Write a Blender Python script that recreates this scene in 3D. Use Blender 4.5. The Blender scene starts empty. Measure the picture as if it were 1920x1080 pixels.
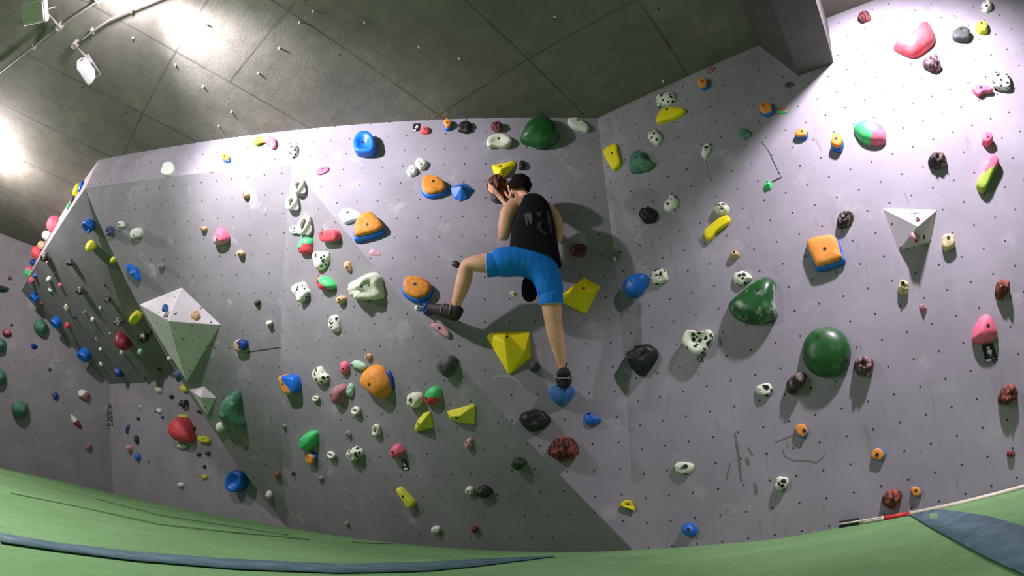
import bpy, bmesh, math, random
from mathutils import Vector, Matrix
from mathutils.bvhtree import BVHTree
V = Vector
sc = bpy.context.scene
col = sc.collection
CAMH = 0.30          # camera height above the mat
F = 960.0            # fisheye: pixels per radian
# ---------------------------------------------------------------- camera frame
pit, rol = math.radians(25.5), math.radians(-1.2)
up_c = V((math.sin(rol), math.cos(pit)*math.cos(rol), -math.sin(pit)*math.cos(rol)))
fw_c = V((0, 0, -1)) - up_c*(-up_c.z); fw_c.normalize()
rt_c = fw_c.cross(up_c)
CW = Matrix((rt_c, fw_c, up_c))          # camera -> world
EYE = V((0, 0, CAMH))
def ray(px, py):
    x, y = px-960.0, py-540.0; r = math.hypot(x, y) or 1e-9; t = r/F
    return CW @ V((x/r*math.sin(t), -y/r*math.sin(t), -math.cos(t)))
def at_z(px, py, z):
    d = ray(px, py); return EYE + d*((z-CAMH)/d.z)
def at_y(px, py, y):
    d = ray(px, py); return EYE + d*(y/d.y)
def hitp(px, py, p0, n):
    d = ray(px, py); return EYE + d*((p0-EYE).dot(n)/d.dot(n))
def plane(a, b, c):
    n = (b-a).cross(c-a).normalized()
    if n.dot(EYE-a) < 0: n = -n
    return a, n
# ---------------------------------------------------------------- object helpers
def link(o):
    col.objects.link(o); return o
def tag(o, label=None, cat=None, group=None, kind=None):
    if label: o['label'] = label
    if cat: o['category'] = cat
    if group: o['group'] = group
    if kind: o['kind'] = kind
    return o
def mesh_obj(name, verts, faces, mats, parent=None, smooth=True, fm=None, mw=None):
    me = bpy.data.meshes.new(name)
    me.from_pydata([tuple(v) for v in verts], [], faces)
    for m in (mats if isinstance(mats, (list, tuple)) else [mats]): me.materials.append(m)
    if smooth: me.polygons.foreach_set('use_smooth', [True]*len(me.polygons))
    if fm: me.polygons.foreach_set('material_index', fm)
    me.update()
    o = bpy.data.objects.new(name, me); link(o)
    if parent is not None: o.parent = parent
    if mw is not None: o.matrix_world = mw
    return o
def fix_normals(o):
    bm = bmesh.new(); bm.from_mesh(o.data); bmesh.ops.recalc_face_normals(bm, faces=bm.faces); bm.to_mesh(o.data); bm.free()
def tube(pts, rad, n=10, closed_ends=True):
    """verts, faces of a tube along pts; rad number or list of radii"""
    pts = [V(p) for p in pts]; N = len(pts); R = rad if isinstance(rad, (list, tuple)) else [rad]*N
    vs, fs = [], []; prev = None
    for i, p in enumerate(pts):
        t = (pts[min(i+1, N-1)]-pts[max(i-1, 0)]).normalized()
        a = prev if prev is not None else (V((0, 0, 1)) if abs(t.z) < .9 else V((1, 0, 0)))
        a = (a - t*a.dot(t)).normalized(); prev = a; b = t.cross(a)
        for k in range(n):
            q = 2*math.pi*k/n; vs.append(p+(a*math.cos(q)+b*math.sin(q))*R[i])
    for i in range(N-1):
        for k in range(n):
            fs.append((i*n+k, i*n+(k+1) % n, (i+1)*n+(k+1) % n, (i+1)*n+k))
    if closed_ends:
        fs.append(tuple(range(n))[::-1]); fs.append(tuple((N-1)*n+k for k in range(n)))
    return vs, fs
def box(c, sx, sy, sz, R=None):
    vs = [V((x*sx/2, y*sy/2, z*sz/2)) for x in (-1, 1) for y in (-1, 1) for z in (-1, 1)]
    if R is not None: vs = [R @ v for v in vs]
    return [v+V(c) for v in vs], [(0, 1, 3, 2), (4, 6, 7, 5), (0, 4, 5, 1), (2, 3, 7, 6), (0, 2, 6, 4), (1, 5, 7, 3)]
def join(*parts):
    vs, fs = [], []
    for v, f in parts:
        k = len(vs); vs += list(v); fs += [tuple(i+k for i in q) for q in f]
    return vs, fs
def bevel(o, w, seg=2):
    m = o.modifiers.new('bevel', 'BEVEL'); m.width = w; m.segments = seg; m.limit_method = 'ANGLE'; m.angle_limit = .6
# ---------------------------------------------------------------- materials
def lin(h):
    h = h.lstrip('#'); c = [int(h[i:i+2], 16)/255 for i in (0, 2, 4)]
    return tuple((x/12.92 if x <= .04045 else ((x+.055)/1.055)**2.4) for x in c)+(1,)
class NT:
    def __init__(s, name):
        s.m = bpy.data.materials.new(name); s.m.use_nodes = True; s.t = s.m.node_tree; s.b = s.t.nodes['Principled BSDF']
    def n(s, typ, **k):
        o = s.t.nodes.new(typ)
        for a, v in k.items(): setattr(o, a, v)
        return o
    def l(s, a, b): s.t.links.new(a, b)
    def math(s, op, a, b=None, c=None, clamp=False):
        o = s.n('ShaderNodeMath', operation=op); o.use_clamp = clamp
        for i, x in enumerate((a, b, c)):
            if x is None: continue
            if isinstance(x, (int, float)): o.inputs[i].default_value = x
            else: s.l(x, o.inputs[i])
        return o.outputs[0]
    def mix(s, f, a, b):
        o = s.n('ShaderNodeMix', data_type='RGBA')
        for i, x in ((0, f), (6, a), (7, b)):
            if isinstance(x, (int, float)): o.inputs[i].default_value = x
            elif isinstance(x, tuple): o.inputs[i].default_value = x
            else: s.l(x, o.inputs[i])
        return o.outputs[2]
    def coord(s, scale=None, kind='Object'):
        tc = s.n('ShaderNodeTexCoord').outputs[kind]
        if scale is None: return tc
        mp = s.n('ShaderNodeMapping'); mp.inputs['Scale'].default_value = scale if isinstance(scale, tuple) else (scale,)*3
        s.l(tc, mp.inputs[0]); return mp.outputs[0]
    def noise(s, co, scale, detail=3, rough=.5, out=0):
        o = s.n('ShaderNodeTexNoise'); o.inputs['Scale'].default_value = scale; o.inputs['Detail'].default_value = detail
        o.inputs['Roughness'].default_value = rough; s.l(co, o.inputs['Vector']); return o.outputs[out]
    def ramp(s, f, stops, interp='LINEAR'):
        o = s.n('ShaderNodeValToRGB'); s.l(f, o.inputs[0]); cr = o.color_ramp; cr.interpolation = interp
        while len(cr.elements) < len(stops): cr.elements.new(.5)
        for e, (p, c) in zip(cr.elements, stops): e.position = p; e.color = c if isinstance(c, tuple) else (c, c, c, 1)
        return o.outputs[0]
    def bump(s, h, strength=.3, dist=.01):
        o = s.n('ShaderNodeBump'); o.inputs['Strength'].default_value = strength; o.inputs['Distance'].default_value = dist
        s.l(h, o.inputs['Height']); s.l(o.outputs[0], s.b.inputs['Normal'])
    def fin(s, colr, rough=.6, spec=.4):
        if isinstance(colr, tuple): s.b.inputs['Base Color'].default_value = colr
        else: s.l(colr, s.b.inputs['Base Color'])
        s.b.inputs['Roughness'].default_value = rough; s.b.inputs['Specular IOR Level'].default_value = spec
        return s.m
def m_plain(name, hexc, rough=.6, spec=.4, var=.12, bump=.15, chalk=0.0):
    """moulded resin: a colour, a little wear, optional climbing chalk or painted highlights in patches"""
    t = NT(name); co = t.coord(); c = lin(hexc)
    n1 = t.noise(co, 22, 4, .6)
    dk = tuple(x*(1-var*2) for x in c[:3])+(1,)
    cc = t.mix(t.ramp(n1, [(.35, 0.0), (.65, 1.0)]), dk, c)
    if chalk:
        n2 = t.noise(co, 9, 4, .65)
        cc = t.mix(t.math('MULTIPLY', t.ramp(n2, [(.52, 0.0), (.68, 1.0)]), chalk), cc, lin('#d6d6d2'))
    if bump: t.bump(t.noise(co, 120, 2), bump, .003)
    return t.fin(cc, rough, spec)
def m_wall(name, hexc='#8c8b90', pitch=.2, ox=0., oy=0., chalk=1., scuff=0., ang=0.):
    """painted plywood panel with a drilled grid of T-nut holes, chalk smudges and dirt"""
    t = NT(name); co = t.coord(); c = lin(hexc)
    mp = t.n('ShaderNodeMapping'); mp.inputs['Location'].default_value = (ox, oy, 0); mp.inputs['Rotation'].default_value = (0, 0, ang)
    t.l(co, mp.inputs[0])
    sp = t.n('ShaderNodeSeparateXYZ'); t.l(mp.outputs[0], sp.inputs[0])
    def cell(o, p):
        return t.math('MULTIPLY', t.math('SUBTRACT', t.math('FRACT', t.math('DIVIDE', o, p)), .5), p)
    fx, fy = cell(sp.outputs[0], pitch), cell(sp.outputs[1], pitch)
    d = t.math('SQRT', t.math('ADD', t.math('MULTIPLY', fx, fx), t.math('MULTIPLY', fy, fy)))
    hole = t.math('LESS_THAN', d, .0085)
    big = t.noise(co, 1.3, 5, .6); fine = t.noise(co, 60, 3, .6); mid = t.noise(co, 6, 4, .6)
    f1 = t.ramp(big, [(.3, 0.0), (.7, 1.0)])
    base = t.mix(f1, tuple(x*.8 for x in c[:3])+(1,), tuple(min(1, x*1.1) for x in c[:3])+(1,))
    base = t.mix(t.math('MULTIPLY', t.ramp(fine, [(.3, 0.0), (.75, 1.0)]), .22), base, tuple(x*.7 for x in c[:3])+(1,))
    ck = t.noise(co, 3.1, 6, .62); ck2 = t.noise(co, 1.1, 2)
    ckf = t.math('MULTIPLY', t.ramp(ck, [(.57, 0.0), (.7, 1.0)]), t.ramp(ck2, [(.42, 0.0), (.6, .5*chalk)]))
    base = t.mix(ckf, base, lin('#c9c9cc'))
    if scuff:
        mp2 = t.n('ShaderNodeMapping'); mp2.inputs['Scale'].default_value = (5, .9, 1); t.l(co, mp2.inputs[0])
        sn = t.noise(mp2.outputs[0], 2.2, 5, .7)
        base = t.mix(t.math('MULTIPLY', t.ramp(sn, [(.6, 0.0), (.7, 1.0)]), scuff), base, tuple(x*.45 for x in c[:3])+(1,))
    base = t.mix(t.math('MULTIPLY', hole, .93), base, (.012, .012, .013, 1))
    h = t.math('SUBTRACT', t.math('MULTIPLY', fine, .25), t.math('MULTIPLY', hole, 1.0))
    t.bump(t.math('ADD', h, t.math('MULTIPLY', mid, .3)), .25, .004)
    return t.fin(base, .72, .3)
def m_concrete(name, hexc, seams=False):
    t = NT(name); co = t.coord(); c = lin(hexc)
    big = t.noise(co, .7, 6, .6); mid = t.noise(co, 5, 5, .65); fine = t.noise(co, 40, 3, .6)
    cc = t.mix(t.ramp(big, [(.3, 0.0), (.7, 1.0)]), tuple(x*.7 for x in c[:3])+(1,), tuple(x*1.3 for x in c[:3])+(1,))
    cc = t.mix(t.math('MULTIPLY', t.ramp(mid, [(.4, 0.0), (.7, 1.0)]), .5), cc, tuple(x*.6 for x in c[:3])+(1,))
    vo = t.n('ShaderNodeTexVoronoi'); vo.inputs['Scale'].default_value = 3.2; t.l(co, vo.inputs['Vector'])
    pit_ = t.math('LESS_THAN', vo.outputs['Distance'], .045)
    cc = t.mix(t.math('MULTIPLY', pit_, .7), cc, (.01, .01, .01, 1))
    h = t.math('ADD', t.math('MULTIPLY', fine, .3), mid)
    if seams:
        sp = t.n('ShaderNodeSeparateXYZ'); t.l(co, sp.inputs[0]); u, v = sp.outputs[0], sp.outputs[1]
        wob = t.math('MULTIPLY', t.math('SUBTRACT', t.noise(co, 2.5, 3), .5), .02)
        def line(o, pos, w=.012): return t.math('LESS_THAN', t.math('ABSOLUTE', t.math('ADD', t.math('SUBTRACT', o, pos), wob)), w)
        fu = t.math('FRACT', t.math('DIVIDE', t.math('ADD', u, .6+1.22*20), 1.22))
        lu = t.math('LESS_THAN', t.math('ABSOLUTE', t.math('SUBTRACT', t.math('FRACT', t.math('ADD', fu, .5)), .5)), .0105)
        le = t.math('LESS_THAN', u, -3.1); ge = t.math('GREATER_THAN', u, -3.1)
        s = lu
        for vv in (-2.9, -.03, 3.9, ): s = t.math('MAXIMUM', s, t.math('MULTIPLY', line(v, vv), le))
        for vv in (-2.4, .68*0+.1, 2.68): s = t.math('MAXIMUM', s, t.math('MULTIPLY', line(v, vv), ge))
        s = t.math('MAXIMUM', s, t.math('MULTIPLY', line(v, .68), t.math('MULTIPLY', t.math('GREATER_THAN', u, -4.27), t.math('LESS_THAN', u, -2.9))))
        # fainter board marks between the sheets
        fb = t.math('FRACT', t.math('DIVIDE', t.math('ADD', u, 30), .305))
        lb = t.math('MULTIPLY', t.math('LESS_THAN', fb, .05), t.math('MULTIPLY', t.ramp(t.noise(co, .9, 2), [(.5, 0.0), (.62, 1.0)]), .35))
        s = t.math('MAXIMUM', s, lb)
        cc = t.mix(t.math('MULTIPLY', t.math('MULTIPLY', s, t.ramp(t.noise(co, 1.7, 4), [(.3, .25), (.7, 1.0)])), .6), cc, (.012, .012, .011, 1))
        h = t.math('SUBTRACT', h, t.math('MULTIPLY', s, 2.0))
    t.bump(h, .35, .012)
    return t.fin(cc, .8, .25)
def m_dalmatian(name, hexc='#e9efdf', scale=24., rad=.32):
    t = NT(name); co = t.coord()
    vo = t.n('ShaderNodeTexVoronoi'); vo.inputs['Scale'].default_value = scale; vo.inputs['Randomness'].default_value = .75; t.l(co, vo.inputs['Vector'])
    sep = t.n('ShaderNodeSeparateColor'); t.l(vo.outputs['Color'], sep.inputs[0])
    r = t.math('ADD', rad*.6, t.math('MULTIPLY', sep.outputs[0], rad*.75))
    spot = t.math('LESS_THAN', vo.outputs['Distance'], r)
    c = t.mix(t.ramp(t.noise(co, 30, 3), [(.35, 0.0), (.7, 1.0)]), tuple(x*.86 for x in lin(hexc)[:3])+(1,), lin(hexc))
    c = t.mix(spot, c, (.012, .022, .012, 1))
    t.bump(t.math('SUBTRACT', t.noise(co, 60, 2), t.math('MULTIPLY', spot, 2.)), .5, .006)
    return t.fin(c, .6, .35)
def m_streak(name, c1, c2, c3, scale=22., dist=9.):
    t = NT(name); co = t.coord()
    w = t.n('ShaderNodeTexWave'); w.inputs['Scale'].default_value = scale*.35; w.inputs['Distortion'].default_value = dist; w.inputs['Detail'].default_value = 3
    t.l(co, w.inputs['Vector'])
    n = t.noise(co, scale*.5, 4, .7)
    c = t.mix(t.ramp(w.outputs['Fac'], [(.35, 0.0), (.6, 1.0)]), lin(c1), lin(c2))
    c = t.mix(t.ramp(n, [(.48, 0.0), (.6, 1.0)]), c, lin(c3))
    t.bump(t.math('ADD', w.outputs['Fac'], n), .6, .008)
    return t.fin(c, .65, .4)
M = {}
M['orange'] = m_plain('orange resin', '#ee9c40', .6)
M['orange2'] = m_plain('orange textured resin', '#ea9834', .6, bump=.6, var=.22)
M['beige'] = m_plain('beige resin', '#dbb384', .65)
M['cream'] = m_plain('cream resin', '#d9cf9c', .6, var=.2)
M['blue'] = m_plain('blue resin', '#1670da', .4, .5)
M['navy'] = m_plain('navy resin', '#173f95', .42, .5, var=.2, bump=.5)
M['sky'] = m_plain('chalked blue resin', '#3f78c9', .7, var=.15, chalk=.45)
M['slate'] = m_plain('slate blue resin', '#3b4f78', .6, chalk=.3)
M['yellow'] = m_plain('yellow resin', '#f2e212', .55, var=.05)
M['lemon'] = m_plain('lemon resin', '#e2e242', .6, var=.07, chalk=.12)
M['lime'] = m_plain('lime resin', '#9db83c', .6)
M['green'] = m_plain('dark green fibreglass', '#1f5a29', .38, .5, var=.12, bump=.08, chalk=.12)
M['greenc'] = m_plain('chalked green fibreglass', '#215c2b', .34, .5, var=.12, bump=.08, chalk=.55)
M['grass'] = m_plain('bright green resin', '#4fd27c', .5)
M['teal'] = m_plain('chalky teal resin', '#4f8a70', .6, var=.2, chalk=.35)
M['moss'] = m_plain('dark green resin', '#24402c', .6)
M['pink'] = m_plain('pink resin', '#e76c88', .55, chalk=.15)
M['palepink'] = m_plain('pale pink resin', '#dba3ad', .6, chalk=.3)
M['mauve'] = m_plain('mauve resin', '#a9707c', .6, chalk=.2)
M['red'] = m_plain('red resin', '#da4c55', .5, var=.08, chalk=.1)
M['maroon'] = m_plain('dark red resin', '#8c2236', .4, .5)
M['brick'] = m_plain('brick red resin', '#7d2a26', .6, var=.2)
M['white'] = m_plain('white resin', '#e7ece4', .6, var=.08)
M['bone'] = m_plain('bone white resin', '#dfe5cf', .6, var=.08)
M['mint'] = m_plain('pale mint resin', '#a9d6bb', .6, chalk=.4)
M['black'] = m_plain('black resin', '#232428', .45, .5, var=.15)
M['grey'] = m_plain('dark grey resin', '#4a4d4d', .6, chalk=.15)
M['ash'] = m_plain('grey resin', '#8f8f8c', .7, chalk=.2)
M['brown'] = m_plain('brown resin', '#8f5b42', .7)
M['bw'] = m_plain('highlighted black resin', '#1d1e22', .5, .5, .15, chalk=.85)  # pale patches stand in for white highlights on the black holds
M['dal'] = m_dalmatian('white resin with black pits')
M['dal2'] = m_dalmatian('white resin with large black pits', '#e4eed6', 20., .38)
M['rust'] = m_streak('rust red and black streaks', '#241a19', '#6e3226', '#b0563a')
M['rock'] = m_streak('grey and pink rock streaks', '#3b3338', '#5a4248', '#b98a88')
M['zebra'] = m_streak('black and grey streaks', '#1d1b1e', '#38302f', '#8d7468')
M['redrock'] = m_streak('dark red rock', '#33191d', '#6b2f35', '#91504f')
M['boltm'] = NT('bolt steel').fin((.015, .015, .016, 1), .5, .5)
M['volume'] = m_wall('white painted plywood volume', '#e0dde2', .16, .05, .03, 0)
M['volumeh'] = m_wall('pale painted plywood volume', '#d5cfd8', .2, .05, .03, 0)
# ---------------------------------------------------------------- the room
HC = 4.0 + CAMH      # ceiling height
T1 = at_z(185, 300, HC); T3 = at_z(1120, 222, HC); T4 = at_z(1640, 0, HC)
dn = V((0, 0, -1))
FE = plane(T1, T3, T1+dn); RH = plane(T3, T4, T3+dn)
A1 = hitp(548, 309, *FE); C1 = hitp(160, 353, *FE); A3 = at_z(540, 990, 0.0)
Aa = at_z(0, 437, HC); Ab = at_z(75, 466, HC); PA = plane(Aa, Ab, Aa+dn)
PC = plane(C1, A1, A3); P2 = hitp(40, 545, *PA); DB = hitp(206, 720, *PA); DA = hitp(213, 925, *PA); PD = plane(DB, DA, A3); P4 = hitp(328, 695, *PD)
print('P4', P4, hitp(328, 695, *PC), 'B planar', plane(C1, P2, DB)[1].dot(P4-C1))
PB2 = plane(C1, DB, P4); B5 = hitp(284, 717, *PD)
K = hitp(1187, 1031, *RH)
# the crease between centre and right wall, in four steps down
crz = [(1120, 222), (1136, 350), (1157, 500), (1172, 700), (1182, 880), (1187, 1031)]
CR = [T3] + [hitp(x, y, *RH) for x, y in crz[1:]]
Aend = Aa + (Aa-Ab)*5.5; Hend = T4 + (T4-T3).normalized()*3.2
def below(p, q, k=.35):      # carry an edge on under the mat
    return p + (p-q).normalized()*k
FAC = {}
def facet(name, polys, label, mat, thick=.04, ref=None):
    """one wall panel: polygons of world points, its local z the outward normal, its local x level"""
    P = [p for pl in polys for p in pl]
    a, n = plane(*(ref or polys[0][:3]))
    X = V((0, 0, 1)).cross(n).normalized()
    if X.length < .1: X = V((1, 0, 0))
    Y = n.cross(X)
    mw = Matrix.Translation(a) @ Matrix((X, Y, n)).transposed().to_4x4()
    inv = mw.inverted()
    vs, fs = [], []
    for pl in polys:
        k = len(vs); L = [inv @ p for p in pl]; vs += L
        nn = (L[1]-L[0]).cross(L[2]-L[0])
        idx = list(range(k, k+len(L)))
        fs.append(tuple(idx if nn.z > 0 else idx[::-1]))
    o = mesh_obj(name, vs, fs, mat, smooth=False, mw=mw)
    bm = bmesh.new(); bm.from_mesh(o.data); bmesh.ops.remove_doubles(bm, verts=bm.verts, dist=1e-4); bm.to_mesh(o.data); bm.free()
    m = o.modifiers.new('thickness', 'SOLIDIFY'); m.thickness = thick; m.offset = -1
    tag(o, label, None, None, 'structure')
    FAC[name] = (a, n, mw)
    return o
WV, WF, WN = [], [], []
def reg(name, polys):
    for pl in polys:
        k = len(WV); WV.extend(pl); WF.append(list(range(k, k+len(pl)))); WN.append(name)
def wall(name, polys, label, mat, **k):
    reg(name, polys); return facet(name, polys, label, mat, **k)
gw = '#95939c'
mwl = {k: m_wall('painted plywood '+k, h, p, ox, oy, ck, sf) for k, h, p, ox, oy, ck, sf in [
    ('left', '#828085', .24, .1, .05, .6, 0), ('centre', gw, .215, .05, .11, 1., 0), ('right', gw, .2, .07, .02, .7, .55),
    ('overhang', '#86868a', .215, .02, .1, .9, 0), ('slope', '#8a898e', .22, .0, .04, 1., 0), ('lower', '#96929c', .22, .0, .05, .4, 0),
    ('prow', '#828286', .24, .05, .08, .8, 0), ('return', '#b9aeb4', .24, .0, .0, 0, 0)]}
kb = [below(CR[-1], CR[-2])]
wall('wall_centre', [[T1, C1, A1, K, *[CR[i] for i in (4, 3, 2, 1)], T3]], 'grey climbing wall in the middle behind the climber', mwl['centre'], ref=(T1, T3, T1+dn))
wall('wall_right', [[*CR, below(K, CR[-2]), Hend+dn*(HC+.4), Hend]], 'brightly lit grey climbing wall on the right side', mwl['right'], ref=(T3, T4, T3+dn))
A3b, Kb, DAb = below(A3, A1), K+dn*.3, DA+dn*.3
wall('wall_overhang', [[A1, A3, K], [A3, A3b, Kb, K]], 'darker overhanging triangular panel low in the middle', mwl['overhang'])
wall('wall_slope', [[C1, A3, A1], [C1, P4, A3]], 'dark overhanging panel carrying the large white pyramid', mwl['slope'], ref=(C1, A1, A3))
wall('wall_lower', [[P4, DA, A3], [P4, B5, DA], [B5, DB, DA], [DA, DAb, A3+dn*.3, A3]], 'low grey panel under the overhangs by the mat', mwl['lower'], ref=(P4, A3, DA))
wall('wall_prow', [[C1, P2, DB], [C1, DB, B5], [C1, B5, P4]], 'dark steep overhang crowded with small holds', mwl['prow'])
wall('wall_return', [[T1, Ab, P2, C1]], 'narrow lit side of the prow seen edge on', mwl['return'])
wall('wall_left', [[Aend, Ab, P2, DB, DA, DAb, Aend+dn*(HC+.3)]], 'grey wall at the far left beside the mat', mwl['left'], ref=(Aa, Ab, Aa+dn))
BVH = BVHTree.FromPolygons(WV, WF)
def cast(px, py):
    """wall point, its normal towards the room and the panel's name behind a pixel"""
    loc, n, i, d = BVH.ray_cast(EYE, ray(px, py))
    if loc is None:
        return None
    if n.dot(EYE-loc) < 0: n = -n
    return loc, n, WN[i]
# ceiling: concrete, local x along the right wall
uang = math.atan2((T4-T3).y, (T4-T3).x)
cm = Matrix.Translation((0, 0, HC)) @ Matrix.Rotation(uang, 4, 'Z')
o = mesh_obj('ceiling', [(-16, -9, 0), (9, -9, 0), (9, 9, 0), (-16, 9, 0)], [(0, 3, 2, 1)], m_concrete('board marked concrete', '#7c7b72', True), smooth=False, mw=cm)
m = o.modifiers.new('thickness', 'SOLIDIFY'); m.thickness = .2; m.offset = -1
tag(o, 'dark concrete ceiling with formwork seams', kind='structure')
# downstand beam square to the right wall
Ub = (T4-T3).normalized(); Nb = RH[1]
b0 = hitp(1500, 140, *RH); b1 = hitp(1563, 118, *RH); zb = (b0.z+b1.z)/2
s0, s1 = (b0-T3).dot(Ub), (b1-T3).dot(Ub)
def hp(s, n, z): p = T3+Ub*s+Nb*n; return V((p.x, p.y, z))
bs0 = (hitp(1422, 83, *RH)-T3).dot(Ub)
vs = [hp(s, n, z) for n in (-.02, 5.6) for s, z in ((bs0, HC), (s0-.02, zb), (s1, zb), ((hitp(1550, 33, *RH)-T3).dot(Ub), HC))]
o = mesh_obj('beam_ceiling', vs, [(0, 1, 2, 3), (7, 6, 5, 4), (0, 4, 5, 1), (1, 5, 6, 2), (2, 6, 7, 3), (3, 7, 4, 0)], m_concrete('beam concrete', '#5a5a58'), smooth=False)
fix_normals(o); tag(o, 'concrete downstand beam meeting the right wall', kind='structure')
# ---------------------------------------------------------------- mat floor, its edge following the walls
edge = [(-420, 800), (-200, 838), (0, 877), (60, 890), (120, 903), (213, 925), (300, 944), (400, 965), (470, 976), (540, 990), (620, 1003), (700, 1015), (800, 1024), (900, 1031), (980, 1034.5), (1060, 1036), (1130, 1034), (1187, 1031), (1250, 1028), (1340, 1021), (1460, 1010), (1570, 990), (1640, 979), (1720, 964), (1800, 947), (1880, 931), (1920, 922), (2000, 905), (2100, 880)]
NB = []
for x, y in edge:
    h = cast(x, y)
    if h: NB.append(h[0])
rows = [0, .02, .05, .1, .16, .24, .34, .46, .6, .75, .9, .99]
vs, fs = [], []
for j, s in enumerate(rows):
    for i, p in enumerate(NB):
        q = V((p.x, p.y, 0))*(1-s); q.z = p.z*(1-s)**6*(1 if s else 1); vs.append(q)
vs0 = [p + (V((p.x, p.y, 0)).normalized()*.0) for p in NB]
n = len(NB)
for j in range(len(rows)-1):
    for i in range(n-1): fs.append((j*n+i, j*n+i+1, (j+1)*n+i+1, (j+1)*n+i))
# skirt tucked behind the panels, so no gap shows at the foot of the wall
k = len(vs)
for p in NB: vs.append(V((p.x, p.y, 0))*1.02+V((0, 0, p.z-.01)))
for i in range(n-1): fs.append((k+i, k+i+1, i+1, i))
t = NT('green mat fabric'); co = t.coord()
c = t.mix(t.ramp(t.noise(co, 1.2, 5, .6), [(.3, 0.0), (.7, 1.0)]), lin('#6b965f'), lin('#86b27a'))
c = t.mix(t.math('MULTIPLY', t.ramp(t.noise(co, 14, 4, .7), [(.4, 0.0), (.7, 1.0)]), .3), c, lin('#557f49'))
t.bump(t.noise(co, 3.5, 4, .6), .4, .03)
matm = t.fin(c, .85, .2)
o = mesh_obj('floor', vs, fs, matm); fix_normals(o)
tag(o, 'green crash mat covering the floor', kind='structure')
FB = BVHTree.FromPolygons(vs, fs)
def mat_hit(px, py):
    loc, nn, i, d = FB.ray_cast(EYE, ray(px, py)); return loc
mesh_obj('floor_base', [(-14, -9, -.45), (9, -9, -.45), (9, 10, -.45), (-14, 10, -.45)], [(0, 1, 2, 3)], matm, smooth=False)
tag(bpy.data.objects['floor_base'], 'lower green floor behind the mat', kind='structure')
tb = NT('grey blue mat tape'); cb = tb.coord()
c = tb.mix(tb.ramp(tb.noise(cb, 9, 5, .7), [(.35, 0.0), (.7, 1.0)]), lin('#446670'), lin('#6d8a93'))
c = tb.mix(tb.ramp(tb.noise(cb, 16, 5, .8), [(.66, 0.0), (.78, .6)]), c, lin('#93a3aa'))
tapem = tb.fin(c, .6, .35)
dkm = m_plain('mat crease shade fabric', '#55804a', .9, .1)
def strip(name, top, bot, mat, label, lift=.01):
    """a flat cover strip lying on the mat between two outlines; both carried on the mat surface"""
    vs = []
    N = 28
    def along(pts, t):
        L = [0]
        for a, b in zip(pts, pts[1:]): L.append(L[-1]+math.hypot(b[0]-a[0], b[1]-a[1]))
        q = t*L[-1]
        for i in range(len(pts)-1):
            if q <= L[i+1]+1e-9:
                f = (q-L[i])/((L[i+1]-L[i]) or 1); return (pts[i][0]+f*(pts[i+1][0]-pts[i][0]), pts[i][1]+f*(pts[i+1][1]-pts[i][1]))
        return pts[-1]
    for pts in (top, bot):
        for i in range(N+1):
            q = along(pts, i/N); h = None
            for dd in range(0, 30):
                h = h or mat_hit(max(-30, q[0]), q[1]+dd*.7)

            vs.append(h+V((0, 0, lift)))
    n = N+1; fs = [(i, i+1, n+i+1, n+i) for i in range(N)]
    o = mesh_obj(name, vs, fs, mat); fix_normals(o)
    m = o.modifiers.new('thickness', 'SOLIDIFY'); m.thickness = .004
    tag(o, label, kind='structure')
    return o
strip('trim_1', [(0, 1004), (100, 1021), (250, 1038), (450, 1052), (640, 1060), (800, 1056), (900, 1050), (1000, 1046), (1040, 1044)], [(0, 1020), (100, 1035), (250, 1054), (450, 1070), (640, 1077), (800, 1073), (900, 1063), (1000, 1050), (1040, 1045)], tapem, 'grey blue cover strip curving across the mat')
strip('trim_2', [(1700, 962), (1760, 957), (1850, 971), (1920, 992), (1950, 1002)], [(1700, 964), (1760, 1000), (1850, 1050), (1920, 1084), (1935, 1092)], tapem, 'wide grey blue band across the mat at the right')
for i, (a, w) in enumerate([([(20, 924), (150, 950), (300, 983), (420, 996), (580, 1011)], 2.0), ([(180, 935), (300, 966), (420, 984), (540, 1003)], 1.4), ([(660, 1016), (700, 1018.5), (740, 1018)], 1.6)]):
    strip('trim_%d' % (i+3), a, [(x, y+w) for x, y in a], dkm, 'thin seam line in the green mat', .003)
# painted panel joints on the right wall

linem = m_plain('dark panel joint', '#3a393d', .9, .1, .05, 0); chalkm = m_plain('chalk line', '#a9a8ae', .95, .1, .05, 0); pencilm = m_plain('pencil line', '#727176', .95, .1, .05, 0)
NL = [10]
def wall_line(pts, r, mat, label):
    """a thin mark lying on the wall surface"""
    vs = []; side = []
    P = []
    for (x0, y0), (x1, y1) in zip(pts, pts[1:]):
        k = max(2, int(math.hypot(x1-x0, y1-y0)/6))
        for i in range(k): P.append((x0+(x1-x0)*i/k, y0+(y1-y0)*i/k))
    P.append(pts[-1]); H_ = [cast(*p) for p in P]; H_ = [h for h in H_ if h]
    for i, (p, n, nm) in enumerate(H_):
        t_ = (H_[min(i+1, len(H_)-1)][0]-H_[max(i-1, 0)][0]).normalized(); s_ = t_.cross(n).normalized()
        w_ = r*(.5+.5*math.sin(math.pi*(i+.5)/len(H_)))
        vs += [p+s_*w_+n*.0012, p-s_*w_+n*.0012]
    fs = [(2*i, 2*i+1, 2*i+3, 2*i+2) for i in range(len(H_)-1)]
    o = mesh_obj('trim_%d' % NL[0], vs, fs, mat); NL[0] += 1; fix_normals(o); tag(o, label, kind='structure'); return o
wall_line([(1427, 265), (1440, 282), (1464, 331)], .004, linem, 'fine panel joint on the right wall')
wall_line([(1466, 332), (1446, 342)], .008, linem, 'short dark gap at the end of the panel joint')
wall_line([(460, 661), (495, 656), (527, 651)], .007, linem, 'panel joint on the dark slope')
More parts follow.
